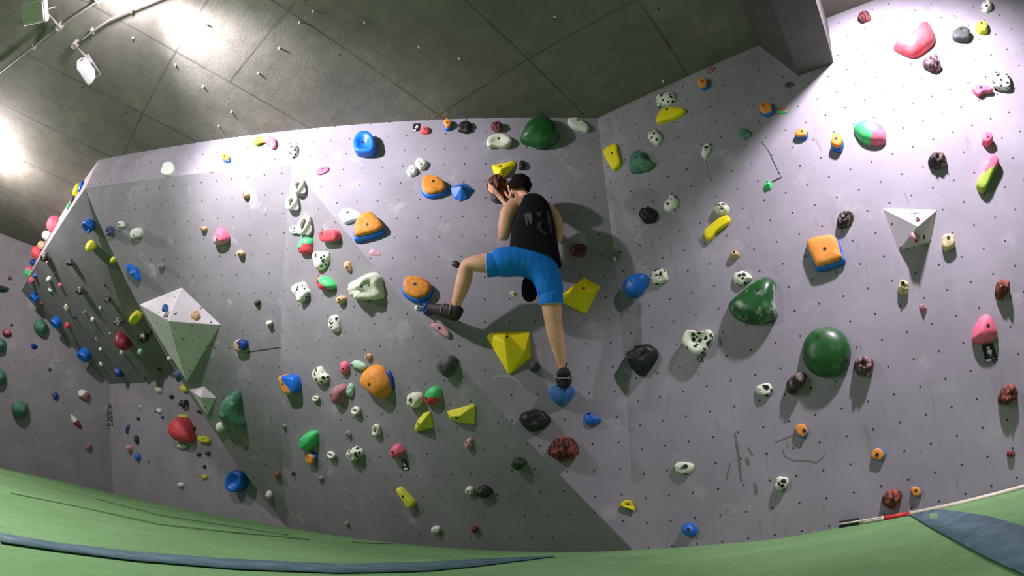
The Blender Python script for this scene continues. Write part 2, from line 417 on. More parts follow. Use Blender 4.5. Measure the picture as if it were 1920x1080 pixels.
wall_line([(1192, 452), (1200, 437), (1213, 424), (1228, 417), (1245, 418)], .012, chalkm, 'pale chalk arc under the round black hold')
wall_line([(920, 712), (935, 705), (955, 705), (972, 715), (980, 726)], .012, chalkm, 'pale chalk arc under the large yellow block')
wall_line([(1452, 830), (1472, 822), (1490, 815)], .005, pencilm, 'pencil stroke left of the low orange hold')
wall_line([(1467, 842), (1472, 856), (1486, 863), (1510, 864), (1530, 867), (1543, 858), (1547, 848)], .006, pencilm, 'pencilled bowl shape on the right wall')
wall_line([(1476, 832), (1477, 840)], .005, pencilm, 'pencil tick'); wall_line([(1501, 830), (1501, 840)], .005, pencilm, 'pencil tick')
wall_line([(1378, 812), (1384, 850), (1390, 905)], .012, pencilm, 'long rubber scuff low on the right wall')
wall_line([(1400, 858), (1403, 872)], .014, pencilm, 'short rubber scuff'); wall_line([(1415, 905), (1418, 928)], .014, pencilm, 'short rubber scuff')
wall_line([(1369, 868), (1362, 900)], .008, pencilm, 'short rubber scuff'); wall_line([(1402, 838), (1412, 855)], .007, pencilm, 'short rubber scuff')
wall_line([(1585, 50), (1610, 80), (1650, 118), (1678, 138)], .003, pencilm, 'fine curved joint line high on the right wall')
# ---------------------------------------------------------------- climbing holds
def smooth_loop(P, N=30):
    n = len(P); out = []
    for i in range(n):
        p0, p1, p2, p3 = P[i-1], P[i], P[(i+1) % n], P[(i+2) % n]
        m = max(2, int(round(N/n)))
        for k in range(m):
            t = k/m; t2, t3 = t*t, t*t*t
            out.append(tuple(.5*((2*p1[j])+(-p0[j]+p2[j])*t+(2*p0[j]-5*p1[j]+4*p2[j]-p3[j])*t2+(-p0[j]+3*p1[j]-3*p2[j]+p3[j])*t3) for j in (0, 1)))
    return out
def blob(rng, w, h, rot, n=22, lump=.1):
    ph = [rng.uniform(0, 6.28) for _ in range(4)]; am = [rng.uniform(.4, 1)*lump/(i+1)**.6 for i in range(4)]
    out = []
    for k in range(n):
        a = 2*math.pi*k/n; r = 1+sum(am[i]*math.sin((i+2)*a+ph[i]) for i in range(4))
        x, y = w/2*r*math.cos(a), h/2*r*math.sin(a)
        c, s = math.cos(rot), math.sin(rot); out.append((x*c-y*s, x*s+y*c))
    return out
PROF = {  # radius factor, height factor from the rim in
    'D': [(1, -.04), (1.0, .08), (.985, .25), (.93, .46), (.84, .64), (.7, .8), (.53, .91), (.33, .975), (.14, 1.0)],
    'S': [(1, -.04), (1.0, .35), (.985, .65), (.94, .83), (.85, .93), (.65, .985), (.4, 1.0), (.15, 1.0)],
    'R': [(1, -.04), (1.0, .15), (.97, .4), (.88, .68), (.72, .86), (.52, .96), (.3, 1.0), (.12, .97)],
    'C': [(1, -.04), (.99, .2), (.9, .45), (.7, .72), (.45, .9), (.2, 1.0)],
    'J': [(1, -.04), (1.05, .4), (1.08, .7), (1.02, .92), (.88, 1.0), (.7, .96), (.5, .8), (.3, .66), (.12, .62)],
}
def dome(out, hgt, style, peak=None, rng=None, zbase=0.):
    """rings from an outline up to its peak"""
    n = len(out); cx = sum(p[0] for p in out)/n; cy = sum(p[1] for p in out)/n
    px, py = peak or (cx, cy)
    prof = PROF[style]; vs, fs = [], []
    for r, z in prof:
        q = 1-r
        for x, y in out:
            # the ring's centre slides from the middle to the peak
            vs.append(V((x+(px-x)*q if q > 0 else cx+(x-cx)*r, y+(py-y)*q if q > 0 else cy+(y-cy)*r, zbase+z*hgt)))
    if style == 'R' and rng:
        sd = V((rng.uniform(0, 50), rng.uniform(0, 50), 0)); size = max(abs(x-cx)+abs(y-cy) for x, y in out)
        from mathutils import noise as mn
        for i in range(n, len(vs)):
            v = vs[i]; f = mn.noise(v*(3.2/size)+sd); g = mn.noise(v*(9/size)+sd)
            v.z *= 1+.38*f+.14*g; v.x += (v.x-cx)*.1*g; v.y += (v.y-cy)*.1*g
    for j in range(len(prof)-1):
        for k in range(n): fs.append((j*n+k, j*n+(k+1) % n, (j+1)*n+(k+1) % n, (j+1)*n+k))
    k0 = (len(prof)-1)*n; vs.append(V((px, py, vs[k0].z))); c = len(vs)-1
    for k in range(n): fs.append((k0+k, k0+(k+1) % n, c))
    return vs, fs
def faceted(out, hgt, ridge):
    """outline with sharp facets rising to a ridge of one or more points (each with its height factor)"""
    n = len(out); vs = [V((x, y, -.004)) for x, y in out]+[V((x, y, .3*hgt*.35)) for x, y in out]; fs = []
    rk = len(vs); vs += [V((x, y, z*hgt)) for x, y, z in ridge]
    for k in range(n): fs.append((k, (k+1) % n, n+(k+1) % n, n+k))
    near = [min(range(len(ridge)), key=lambda r: (ridge[r][0]-x)**2+(ridge[r][1]-y)**2) for x, y in out]
    for k in range(n):
        a, b = near[k], near[(k+1) % n]
        fs.append((n+k, n+(k+1) % n, rk+a))
        if a != b: fs.append((n+(k+1) % n, rk+b, rk+a))
    if len(ridge) > 2: fs.append(tuple(rk+i for i in range(len(ridge))))
    return vs, fs
def frame(px, py, name_hint=None, up=None):
    c = cast(px, py)
    if c is None: return None
    p, n, nm = c
    Z = V((0, 0, 1)); X = Z.cross(n).normalized(); Y = n.cross(X)
    return p, n, X, Y, nm
WALLWORD = {'wall_centre': 'the centre wall', 'wall_right': 'the right wall', 'wall_overhang': 'the dark triangular overhang', 'wall_slope': 'the dark slope', 'wall_lower': 'the low panel', 'wall_prow': 'the prow overhang', 'wall_return': 'the side of the prow', 'wall_left': 'the far wall'}
GROUPW = {'wall_centre': 'holds on the centre wall', 'wall_right': 'holds on the right wall', 'wall_overhang': 'holds on the triangular overhang', 'wall_slope': 'holds on the dark slope', 'wall_lower': 'holds on the low panel', 'wall_prow': 'holds on the prow overhang', 'wall_return': 'holds on the side of the prow', 'wall_left': 'holds on the far wall'}
def place(px, py, lift=0., onto=None):
    """frame at a pixel; lift = height whose middle should fall on the pixel"""
    if onto is not None:
        p, n = onto; p = hitp(px, py, p, n); Z = V((0, 0, 1)); X = Z.cross(n).normalized(); Y = n.cross(X); f = (p, n, X, Y, 'volume')
    else: f = frame(px, py)
    p, n, X, Y, nm = f
    if lift:
        q = hitp(px, py, p+n*lift, n); p = q-n*lift
    return p, n, X, Y, nm
HOLDS = []
def make_hold(px, py, w, h, rot, style, mats, hf, label, poly=None, bolt=None, onto=None, nm_=None, seedx=0, ridge=None, group=None, lump=None):
    rng = random.Random(int(px*7+py*13)+seedx)
    p0, n0, X, Y, nm = place(px, py, 0, onto)
    D = (p0-EYE).length; mpp = D/F                      # metres per pixel across the line of sight
    hgt = hf*min(w, h)*mpp if hf < 3 else hf/1000.
    lift = hgt*.42
    p, n, X, Y, nm = place(px, py, lift, onto)
    if p is None: return
    cosv = abs(n.dot((EYE-p).normalized()))
    if poly:
        L = []
        for x, y in poly:
            q = hitp(x, y, p+n*lift, n)-n*lift-p; L.append((q.dot(X), q.dot(Y)))
    elif cosv > .55:
        L = []
        for x, y in blob(rng, w, h, math.radians(rot), 22, lump if lump is not None else .1):
            q = hitp(px+x, py+y, p+n*lift, n)-n*lift-p; L.append((q.dot(X), q.dot(Y)))
    else:
        k = .72 if cosv < .35 else .85
        L = [(x*mpp/1, -y*mpp/1) for x, y in blob(rng, w*k, h*k, math.radians(rot), 22)]
    area = sum(L[i][0]*L[(i+1) % len(L)][1]-L[(i+1) % len(L)][0]*L[i][1] for i in range(len(L)))
    if area < 0: L = L[::-1]
    mw = Matrix.Translation(p) @ Matrix((X, Y, n)).transposed().to_4x4()
    small = max(w, h) < 9
    name = 'foothold' if max(w, h) < 13 else 'climbing_hold'
    root = None
    ms = [M[m] for m in mats]
    def pk(): return None
    if style == 'F':
        cx = sum(a for a, b in L)/len(L); cy = sum(b for a, b in L)/len(L)
        rd = []
        for x, y, z in (ridge or [(px, py, 1.)]):
            q = hitp(x, y, p+n*hgt*z, n)-n*hgt*z-p; rd.append((q.dot(X), q.dot(Y), z))
        vs, fs = faceted(L, hgt, rd); root = mesh_obj(name, vs, fs, ms, smooth=False)
        bevel(root, min(.006, hgt*.12), 2)
    elif style in 'LO':       # a looped ring, or two joined loops
        cs = [(0, 0, w, h)] if style == 'L' else [(w*.12*math.cos(math.radians(rot-90))*0, 0, w, h)]
        parts = []
        a = math.radians(rot); n2 = 20
        loops = [(0., 0., w, h)] if style == 'L' else [(0, -h*.26, w*.9, h*.5), (0, h*.26, w*.9, h*.5)]
        for ox, oy, lw, lh in loops:
            pts = []
            for k in range(n2):
                t = 2*math.pi*k/n2; x = ox+lw*.36*math.cos(t); y = oy+lh*.36*math.sin(t)
                xx, yy = x*math.cos(a)-y*math.sin(a), x*math.sin(a)+y*math.cos(a)
                zz = hgt*(.45+.3*math.sin(t+1)); q_ = hitp(px+xx, py+yy, p+n*zz, n)-p; pts.append(V((q_.dot(X), q_.dot(Y), zz)))
            vs, fs = [], []; rr = min(lw, lh)*mpp*.2
            for i, q in enumerate(pts):
                t = (pts[(i+1) % n2]-pts[i-1]).normalized(); b = V((0, 0, 1)); c = t.cross(b).normalized(); b = c.cross(t)
                for k in range(8):
                    g = 2*math.pi*k/8; vs.append(q+(c*math.cos(g)+b*math.sin(g)*1.6)*rr)
            for i in range(n2):
                for k in range(8): fs.append((i*8+k, i*8+(k+1) % 8, ((i+1) % n2)*8+(k+1) % 8, ((i+1) % n2)*8+k))
            parts.append((vs, fs))
        vs, fs = join(*parts); root = mesh_obj(name, vs, fs, ms)
    else:
        if poly: out = smooth_loop(L, 34)
        else: out = L if not small else L[::2]
        peak = None
        if ridge:
            x, y, z = ridge[0]; q = hitp(x, y, p+n*hgt, n)-n*hgt-p; peak = (q.dot(X), q.dot(Y))
        vs, fs = dome(out, hgt, style, peak, rng)
        fm = None
        two = None
        if len(ms) > 1 and mats[0][-1] != '+' and nm_ != 'base':
            two = ms[1]
        root = mesh_obj(name, vs, fs, ms[:1] if two is None else ms)
        if two is not None:       # second colour moulded into one side, split along a wavy line
            ang = math.radians(seedx); dx, dy = math.cos(ang), math.sin(ang)
            cx = sum(a for a, b in out)/len(out); cy = sum(b for a, b in out)/len(out)
            sz = max(math.hypot(a-cx, b-cy) for a, b in out)
            for pl in root.data.polygons:
                c = pl.center; s = (c.x-cx)*dx+(c.y-cy)*dy; t = -(c.x-cx)*dy+(c.y-cy)*dx
                pl.material_index = 1 if s+.14*sz*math.sin(t/sz*4) > .02*sz else 0
    fix_normals(root)
    root.matrix_world = mw
    gname = group or GROUPW.get(nm)
    tag(root, label, 'foothold' if name == 'foothold' else 'climbing hold', gname)
    if nm_ == 'base':             # blue sole under an orange body: its own part, a little larger
        cx = sum(a for a, b in L)/len(L); cy = sum(b for a, b in L)/len(L)
        o2 = smooth_loop(L, 34) if poly else L
        dn_ = math.radians(seedx)
        ox, oy = math.cos(dn_)*.085, math.sin(dn_)*.085; sz = max(math.hypot(a-cx, b-cy) for a, b in o2)
        # body shrinks away from the sole's side, the sole keeps the outline
        for v in root.data.vertices:
            v.co.x = cx+(v.co.x-cx)*.92-ox*sz; v.co.y = cy+(v.co.y-cy)*.92-oy*sz
        vs, fs = dome(o2, hgt*.62, 'S'); b = mesh_obj('base_layer', vs, fs, [ms[1]], parent=root); fix_normals(b); b['label'] = 'blue base layer'
    if (max(w, h) >= 12 or mats[0] == 'beige') and style not in 'LO' and bolt != 0:
        # the bolt sits in the face of the hold
        bx, by = (0, 0)
        if bolt:
            q = hitp(bolt[0], bolt[1], p+n*hgt*.8, n)-p; bx, by = q.dot(X), q.dot(Y)
        else:
            cx = sum(a for a, b in L)/len(L); cy = sum(b for a, b in L)/len(L)
            bx, by = cx+rng.uniform(-.12, .12)*w*mpp, cy+rng.uniform(-.05, .2)*h*mpp
        bt = BVHTree.FromPolygons([v.co.copy() for v in root.data.vertices], [list(f.vertices) for f in root.data.polygons])
        loc, nn, i, d = bt.ray_cast(V((bx, by, 3)), V((0, 0, -1)))
        if loc is None: print('nobolt', label)
        if loc is not None:
            if nn.z < 0: nn = -nn
            r = .0145 if max(w, h) > 24 else .0105
            vs = []; q = nn.to_track_quat('Z', 'Y')
            for z in (-.012, .0015):
                for k in range(10): vs.append(loc+q @ V((r*math.cos(k*.628), r*math.sin(k*.628), z)))
            fs = [(k, (k+1) % 10, 10+(k+1) % 10, 10+k) for k in range(10)]+[tuple(range(10, 20))]
            mesh_obj('bolt', vs, fs, M['boltm'], parent=root, smooth=False)
    HOLDS.append(root)
    return root
def H(x, y, w, h, rot, st, mat, hf, label, **k):
    return make_hold(x, y, w, h, rot, st, mat.split('/'), hf, label, **k)
def OB(x, y, w, h, rot, label, ang=-90, mat='orange', hf=.45, st='S', **k):      # orange body on a blue sole
    return make_hold(x, y, w, h, rot, st, [mat, 'blue'], hf, label, nm_='base', seedx=ang, **k)
# ===== wooden volumes
VOLF = {}
def volume(name, base, peak, hgt, mat, label, key, group='white wooden volumes'):
    x0, y0 = sum(p[0] for p in base)/len(base), sum(p[1] for p in base)/len(base)
    p0, n, nm = cast(x0, y0)
    Z = V((0, 0, 1)); X = Z.cross(n).normalized(); Y = n.cross(X)
    W = [hitp(x, y, p0, n) for x, y in base]
    pk = hitp(peak[0], peak[1], p0+n*hgt, n)
    mw = Matrix.Translation(p0) @ Matrix((X, Y, n)).transposed().to_4x4(); inv = mw.inverted()
    vs = [inv @ q for q in W]+[inv @ pk]+[inv @ q - V((0, 0, .01)) for q in W]; m = len(W)
    fs = [(i, (i+1) % m, m) for i in range(m)]+[(m+1+i, m+1+(i+1) % m, (i+1) % m, i) for i in range(m)]
    o = mesh_obj(name, vs, fs, mat, smooth=False, mw=mw); fix_normals(o)
    bevel(o, .004, 1)
    tag(o, label, 'climbing volume', group)
    out = []
    for i in range(m):
        a, b, c = W[i], W[(i+1) % m], pk; out.append(plane(a, b, c))
    VOLF[key] = out
    return o
volume('climbing_volume', [(262, 571), (341, 539), (414, 609), (350, 716)], (316, 602), .5, M['volume'], 'large white plywood pyramid volume on the dark slope', 'big')
volume('climbing_volume', [(355, 731), (382, 724), (406, 746), (388, 778)], (376, 745), .16, M['volume'], 'small white pyramid volume below the large white pyramid', 'small')
volume('climbing_volume', [(1655, 391), (1757, 393), (1743, 454), (1685, 470)], (1721, 424), .2, M['volumeh'], 'pale triangular plywood volume screwed to the right wall', 'right')
VB, VR = VOLF['big'], VOLF['right']
H(310, 577, 13, 13, -40, 'R', 'sky', .5, 'small chalky blue hold on top of the large white pyramid', onto=VB[1])
H(367, 590, 16, 18, 0, 'D', 'beige', .5, 'round orange brown hold on top of the large white pyramid', onto=VB[1], bolt=(365, 586))
H(311, 592, 10, 6, 0, 'D', 'ash', .5, 'pale grey chip hold near the front corner of the large white pyramid', onto=VB[1])
H(1721, 412, 12, 8, -15, 'R', 'mauve', .6, 'tiny brown pink hold above the point of the triangular volume', onto=VR[0])
H(1716, 449, 19, 17, 10, 'D', 'palepink', .8, 'pink hold on the shaded underside of the triangular volume', onto=VR[2], bolt=(1717, 450))
# ===== strip under the ceiling and centre wall
H(315, 317, 26, 24, -30, 'S', 'white', .3, 'round white hold high on the pale band over the dark slope', bolt=0)
OB(424, 297, 16, 14, 0, 'small orange and blue block high on the pale band', -60, hf=.7)
H(397, 317, 18, 11, -10, 'D', 'cream', .3, 'faded yellow hold on the pale band beneath the orange and blue block', bolt=0)
H(497, 268, 40, 17, 0, 'J', 'lime/pink', .5, 'lime and pink arched jug just under the ceiling edge', poly=[(478, 271), (480, 262), (495, 258), (512, 260), (517, 270), (511, 279), (502, 270), (490, 266), (484, 273)], seedx=0, bolt=0)
H(545, 281, 30, 26, -35, 'D', 'dal', .45, 'white spotted hold under the ceiling beside the lime and pink jug')
H(605, 320, 24, 13, -25, 'S', 'pink', .25, 'flat pink oval foothold alone on the upper centre wall', bolt=(605, 317))
H(685, 271, 37, 37, 0, 'J', 'blue', .55, 'bright blue scooped jug near the top of the centre wall', poly=[(667, 283), (666, 268), (675, 255), (690, 253), (700, 262), (703, 280), (698, 288), (685, 290), (671, 289)])
H(789, 307, 22, 20, -20, 'R', 'white', .5, 'upper lobe of a pair of white holds left of the climber', seedx=1)
H(772, 320, 20, 18, -20, 'R', 'white', .5, 'lower lobe of a pair of white holds above the orange hold', seedx=2)
H(658, 405, 44, 28, 10, 'S', 'white', .3, 'flat white wedge hold touching a big orange and blue one', poly=[(636, 402), (642, 393), (655, 391), (672, 398), (679, 405), (676, 410), (662, 414), (648, 419), (641, 413)], bolt=(652, 399))
OB(691, 426, 58, 46, -15, 'big textured orange and blue hold next to the flat white wedge', -90, 'orange2', poly=[(664, 428), (675, 408), (692, 401), (706, 407), (721, 434), (671, 451), (663, 445)], bolt=(689, 423), hf=.4)
OB(811, 351, 52, 38, 10, 'orange faced blue hold left of the blue diamond hold', -100, 'orange2', poly=[(788, 350), (792, 336), (806, 331), (826, 337), (838, 352), (833, 363), (806, 370), (792, 362)], bolt=(813, 341), hf=.4)
H(863, 355, 48, 36, 0, 'F', 'blue', .45, 'blue diamond shaped pinch left of the climber\'s head', poly=[(839, 350), (868, 339), (877, 343), (889, 353), (876, 369), (863, 374), (852, 369)], ridge=[(865, 349, 1.)], bolt=(864, 349))
H(797, 244, 20, 13, 5, 'D', 'red', .6, 'small red hold beside the black route card at the top', bolt=(797, 243))
OB(839, 234, 16, 18, 0, 'small orange and blue hold next to the black hold at the top', -80, hf=.7)
H(872, 238, 30, 20, -10, 'R', 'black', .5, 'black hold at the top between orange and dark red ones', seedx=3)
H(932, 237, 20, 18, 10, 'R', 'redrock', .7, 'small dark red rock hold above the white crescent')
H(936, 265, 46, 22, 0, 'J', 'bone', .5, 'white crescent jug near the top above the yellow hold', poly=[(914, 271), (917, 261), (928, 255), (944, 255), (957, 263), (956, 270), (945, 276), (926, 274), (918, 276)], bolt=(935, 259))
H(1012, 246, 72, 58, 0, 'D', 'green', .5, 'smooth dark green dome sloper at the top of the centre wall', poly=[(976, 258), (985, 233), (1000, 219), (1014, 216), (1032, 222), (1048, 243), (1046, 260), (1020, 273), (1000, 268)], bolt=0)
H(1082, 233, 40, 22, 28, 'S', 'white', .4, 'white ridged hold to the right of the green dome', poly=[(1064, 226), (1070, 222), (1084, 223), (1103, 237), (1101, 246), (1090, 244), (1072, 238)], bolt=(1084, 226))
H(943, 314, 44, 33, 0, 'F', 'yellow', .5, 'yellow wedge directly above the climber\'s hands', poly=[(922, 306), (945, 302), (964, 298), (968, 305), (950, 325), (944, 332), (928, 330)], ridge=[(939, 318, 1.)], bolt=(938, 308))
H(979, 309, 14, 17, 5, 'D', 'black', .6, 'small black foothold beside the yellow wedge above the climber', bolt=(979, 309))
H(933, 350, 42, 34, 10, 'R', 'rust', .75, 'streaked red and black hold gripped by the climber\'s hand', poly=[(912, 345), (920, 334), (936, 331), (950, 338), (955, 352), (950, 364), (936, 366), (922, 360)])
H(934, 371, 26, 18, 5, 'R', 'grey', .6, 'dark grey hold just beneath the gripped red and black one')
H(1148, 293, 34, 50, 0, 'S', 'yellow', .25, 'thin yellow slab hold near the wall corner at the top', poly=[(1132, 284), (1155, 270), (1160, 288), (1164, 306), (1154, 318), (1148, 317)], bolt=(1148, 288))
H(1200, 303, 44, 42, 0, 'D', 'teal', .5, 'chalky teal hold on the right wall beside the yellow slab', poly=[(1179, 310), (1183, 288), (1198, 281), (1208, 287), (1213, 300), (1223, 304), (1220, 312), (1208, 319), (1183, 322)], bolt=(1193, 297))
# ===== right wall
H(1248, 186, 36, 26, -20, 'D', 'dal', .45, 'white spotted hold above the yellow crescent', poly=[(1230, 195), (1229, 183), (1236, 176), (1247, 176), (1258, 171), (1265, 177), (1264, 188), (1252, 196), (1240, 196), (1234, 200)])
H(1257, 216, 54, 28, 0, 'S', 'yellow', .35, 'yellow crescent hold high on the right wall', poly=[(1232, 231), (1232, 220), (1242, 206), (1256, 202), (1276, 203), (1285, 208), (1272, 219), (1250, 227)], bolt=(1251, 206))
H(1227, 256, 27, 26, 0, 'D', 'dal', .45, 'round white spotted hold beneath the yellow crescent')
OB(1319, 157, 20, 20, 0, 'small round orange and blue hold shaded near the ceiling', -60, hf=.6, bolt=(1318, 154))
H(1332, 131, 18, 10, -30, 'S', 'mauve', .3, 'faint pinkish chip right under the ceiling edge in shade', bolt=0)
OB(1437, 205, 23, 24, 0, 'orange and blue hold in the shadow of the beam', -70, hf=.6, bolt=(1432, 200))
H(1467, 208, 22, 9, 0, 'D', 'red/grass', .3, 'small red and green chip next to the shaded orange hold', seedx=-120, bolt=0)
H(1397, 250, 21, 18, 0, 'D', 'teal', .4, 'faint teal hold at the edge of the beam shadow', bolt=0)
H(1480, 159, 18, 10, -5, 'D', 'grey', .3, 'dark grey chip just below the concrete beam', bolt=0)
H(1324, 281, 16, 29, 20, 'D', 'dal', .5, 'narrow tilted white spotted hold below the beam shadow')
H(1439, 345, 20, 20, 0, 'F', 'grass/pink', .5, 'small lime and pink triangular hold by a scuffed line', poly=[(1439, 334), (1448, 343), (1445, 354), (1429, 353), (1431, 345)], ridge=[(1440, 344, 1.)], seedx=-90, bolt=(1438, 339))
H(1214, 403, 32, 29, 20, 'R', 'black', .6, 'round black hold above a chalked arc on the right wall')
H(1257, 379, 26, 33, 10, 'D', 'dal', .45, 'white spotted hold right of the round black one', poly=[(1244, 390), (1246, 381), (1253, 375), (1256, 365), (1264, 365), (1270, 373), (1268, 386), (1257, 395), (1247, 393)])
H(1353, 391, 26, 24, 10, 'R', 'dal2', .6, 'knobbly white hold with dark pits above the yellow bar')
H(1345, 427, 52, 48, 0, 'S', 'yellow', .2, 'long flat rounded yellow bar slanting on the right wall', poly=[(1321, 443), (1321, 434), (1330, 425), (1352, 408), (1363, 404), (1369, 410), (1366, 419), (1345, 434), (1335, 448), (1327, 451)], bolt=0)
H(1377, 477, 18, 14, 0, 'D', 'beige', .8, 'small brown hold under the long yellow bar', bolt=(1377, 473))
H(1153, 485, 8, 9, 0, 'D', 'white', .5, 'tiny white ring foothold on the wall corner')
H(1085, 468, 30, 25, 15, 'R', 'redrock', .6, 'dark red rock hold to the right of the climber\'s waist')
H(1092, 549, 74, 68, 0, 'F', 'yellow', .42, 'large yellow faceted hold right of the blue shorts', poly=[(1053, 550), (1097, 516), (1128, 533), (1101, 583), (1096, 583), (1053, 561)], ridge=[(1109, 548, 1.), (1074, 547, .8)], bolt=(1095, 538))
H(1188, 534, 44, 44, 0, 'D', 'blue', .5, 'blue fish shaped hold beside a spotted white hold', poly=[(1167, 542), (1169, 530), (1180, 518), (1200, 511), (1211, 515), (1208, 533), (1196, 552), (1180, 557), (1172, 551)], bolt=(1185, 529))
H(1236, 518, 34, 27, -5, 'R', 'dal2', .35, 'spotted white hold right of the blue fish shaped one')
H(1391, 520, 35, 30, 0, 'D', 'dal2', .35, 'spotted white hold tucked above the big green sloper', poly=[(1374, 525), (1377, 512), (1390, 507), (1403, 511), (1410, 521), (1400, 528), (1391, 536), (1382, 532)])
H(1411, 560, 94, 88, 0, 'D', 'greenc', .4, 'big glossy green bell shaped sloper on the right wall', poly=[(1363, 574), (1368, 562), (1390, 543), (1418, 520), (1436, 516), (1452, 528), (1450, 560), (1456, 584), (1446, 600), (1405, 604), (1376, 594)], bolt=(1421, 546), ridge=[(1418, 575, 1)])
H(1310, 644, 54, 44, 0, 'J', 'dal2', .5, 'white spotted three lobed jug under the green sloper', poly=[(1284, 636), (1290, 623), (1302, 622), (1314, 626), (1328, 621), (1336, 626), (1336, 636), (1328, 647), (1323, 659), (1308, 664), (1296, 657), (1285, 646)], bolt=(1306, 644))
H(1310, 673, 9, 9, 0, 'L', 'ash', .4, 'tiny grey ring right beneath the three lobed jug')
H(1202, 675, 58, 62, 0, 'R', 'black', .45, 'large matte black hold on the right wall near the corner', poly=[(1174, 662), (1184, 657), (1198, 646), (1216, 645), (1228, 655), (1230, 666), (1218, 688), (1202, 704), (1190, 698), (1179, 683)], seedx=5)
H(1549, 658, 94, 96, 0, 'D', 'green', .36, lump=0, label= 'huge round dark green dome on the right wall', bolt=(1533, 632))
H(1620, 686, 38, 36, 10, 'R', 'rock', .7, 'grey and pink rock hold right of the round green dome')
H(1492, 718, 46, 30, -45, 'R', 'zebra', .7, 'striped grey and rust hold left of the round green dome')
H(1433, 730, 32, 23, -15, 'R', 'dal2', .4, 'knobbly spotted hold left of the striped grey hold')
OB(1503, 808, 25, 26, 0, 'orange hold on a grey blue sole above a pencilled arc', -100, hf=.35, bolt=(1508, 808))
H(1282, 877, 36, 25, 0, 'R', 'dal2', .35, 'white spotted cluster low on the right wall', bolt=(1279, 876))
H(1465, 906, 26, 26, 0, 'R', 'dal2', .5, 'white hold with large pits low on the right wall', bolt=(1463, 907))
OB(1647, 852, 25, 26, 0, 'orange two hole hold with blue edge low on the right wall', -20, hf=.35)
H(1673, 936, 38, 36, -35, 'R', 'rust', .55, 'rusty rock hold just above the lying brush pole')
OB(1718, 922, 20, 21, 0, 'small orange and blue hold beside the rusty rock hold', -50, hf=.4)
H(1896, 851, 15, 13, -25, 'R', 'brick', .6, 'small red hold low near the picture edge')
H(1891, 740, 34, 40, 20, 'R', 'rust', .6, 'dark rust hold below the pink hold and black card')
H(1847, 616, 50, 56, 0, 'D', 'pink', .45, 'pink shield shaped hold above the black card', poly=[(1823, 634), (1828, 612), (1841, 591), (1855, 589), (1866, 604), (1872, 627), (1860, 638), (1840, 643), (1828, 640)], bolt=(1852, 612))
H(1880, 541, 30, 32, 10, 'R', 'rust', .7, 'dark rust rock hold above the pink shield shaped hold')
H(1731, 578, 14, 18, -20, 'F', 'mauve', .7, 'little grey pink block below the cream hold', ridge=[(1732, 577, 1)])
H(1694, 538, 22, 26, 20, 'R', 'cream', .7, 'cream coloured knobbly hold under the triangular volume', bolt=(1693, 533))
H(1778, 454, 27, 29, 20, 'S', 'cream', .5, 'yellowish hold with chalk drip right of the triangular volume', bolt=(1778, 447))
OB(1547, 475, 70, 62, 0, 'large flat orange block with a blue underside', -80, poly=[(1512, 463), (1520, 450), (1567, 444), (1581, 478), (1582, 492), (1538, 507), (1526, 497)], bolt=(1547, 468), hf=.32)
H(1584, 410, 26, 36, 45, 'R', 'zebra', .6, 'dark striped rock hold above the large orange block')
H(1758, 299, 33, 30, 10, 'R', 'zebra', .6, 'dark rock hold with pink top high on the right wall')
H(1851, 261, 22, 20, 0, 'S', 'pink', .7, 'small pink block above the pink and lime bar', bolt=(1853, 259))
H(1850, 325, 44, 68, 0, 'S', 'lime/pink', .35, 'slanting pink and lime bar near the picture edge', poly=[(1856, 292), (1873, 300), (1862, 326), (1845, 359), (1831, 348), (1840, 325)], seedx=80, bolt=0)
H(1631, 247, 62, 46, 0, 'D', 'grass/pink', .4, 'green and pink egg shaped sloper in the bright light', poly=[(1600, 240), (1607, 229), (1625, 224), (1645, 229), (1659, 243), (1661, 262), (1650, 269), (1632, 269), (1612, 260)], seedx=-35, bolt=0)
OB(1570, 268, 25, 28, 0, 'orange topped blue hold beneath the bright green and pink sloper', -100, hf=.7, bolt=(1568, 262))
OB(1503, 252, 24, 18, 0, 'small orange disc hold at the edge of the shadow', -90, hf=.6, bolt=(1504, 247))
H(1840, 170, 38, 18, 0, 'S', 'pink', .5, 'flat pink hold beneath a spotted white hold up high', poly=[(1822, 166), (1830, 161), (1848, 162), (1861, 168), (1858, 173), (1845, 174), (1836, 180), (1828, 175)], bolt=(1839, 165))
H(1877, 149, 36, 36, 0, 'S', 'dal', .3, 'bell shaped white spotted hold near the top edge', poly=[(1860, 162), (1862, 145), (1870, 133), (1878, 131), (1890, 140), (1894, 155), (1893, 165), (1880, 167)])
H(1746, 117, 34, 28, 0, 'R', 'rock', .6, 'grey and pink rock hold below the big red sloper', poly=[(1729, 117), (1740, 107), (1755, 103), (1762, 115), (1763, 126), (1752, 131), (1738, 127)])
H(1715, 70, 80, 62, 0, 'D', 'red', .35, 'big red fin shaped sloper at the top', poly=[(1675, 87), (1682, 79), (1700, 73), (1718, 56), (1732, 40), (1742, 41), (1751, 60), (1751, 76), (1735, 91), (1716, 102), (1700, 100)], bolt=0)
H(1803, 65, 34, 24, -15, 'S', 'grey', .5, 'dark grey hold with pale top right of the red sloper', bolt=(1802, 56))
H(1841, 51, 22, 24, 0, 'R', 'lemon', .5, 'small yellow hold in the top corner', bolt=(1840, 45))
H(1850, 11, 20, 20, 10, 'R', 'dal', .5, 'small white spotted hold cut by the top edge')
H(1620, 31, 24, 20, -20, 'R', 'redrock', .5, 'small dark red rock right of the concrete beam')
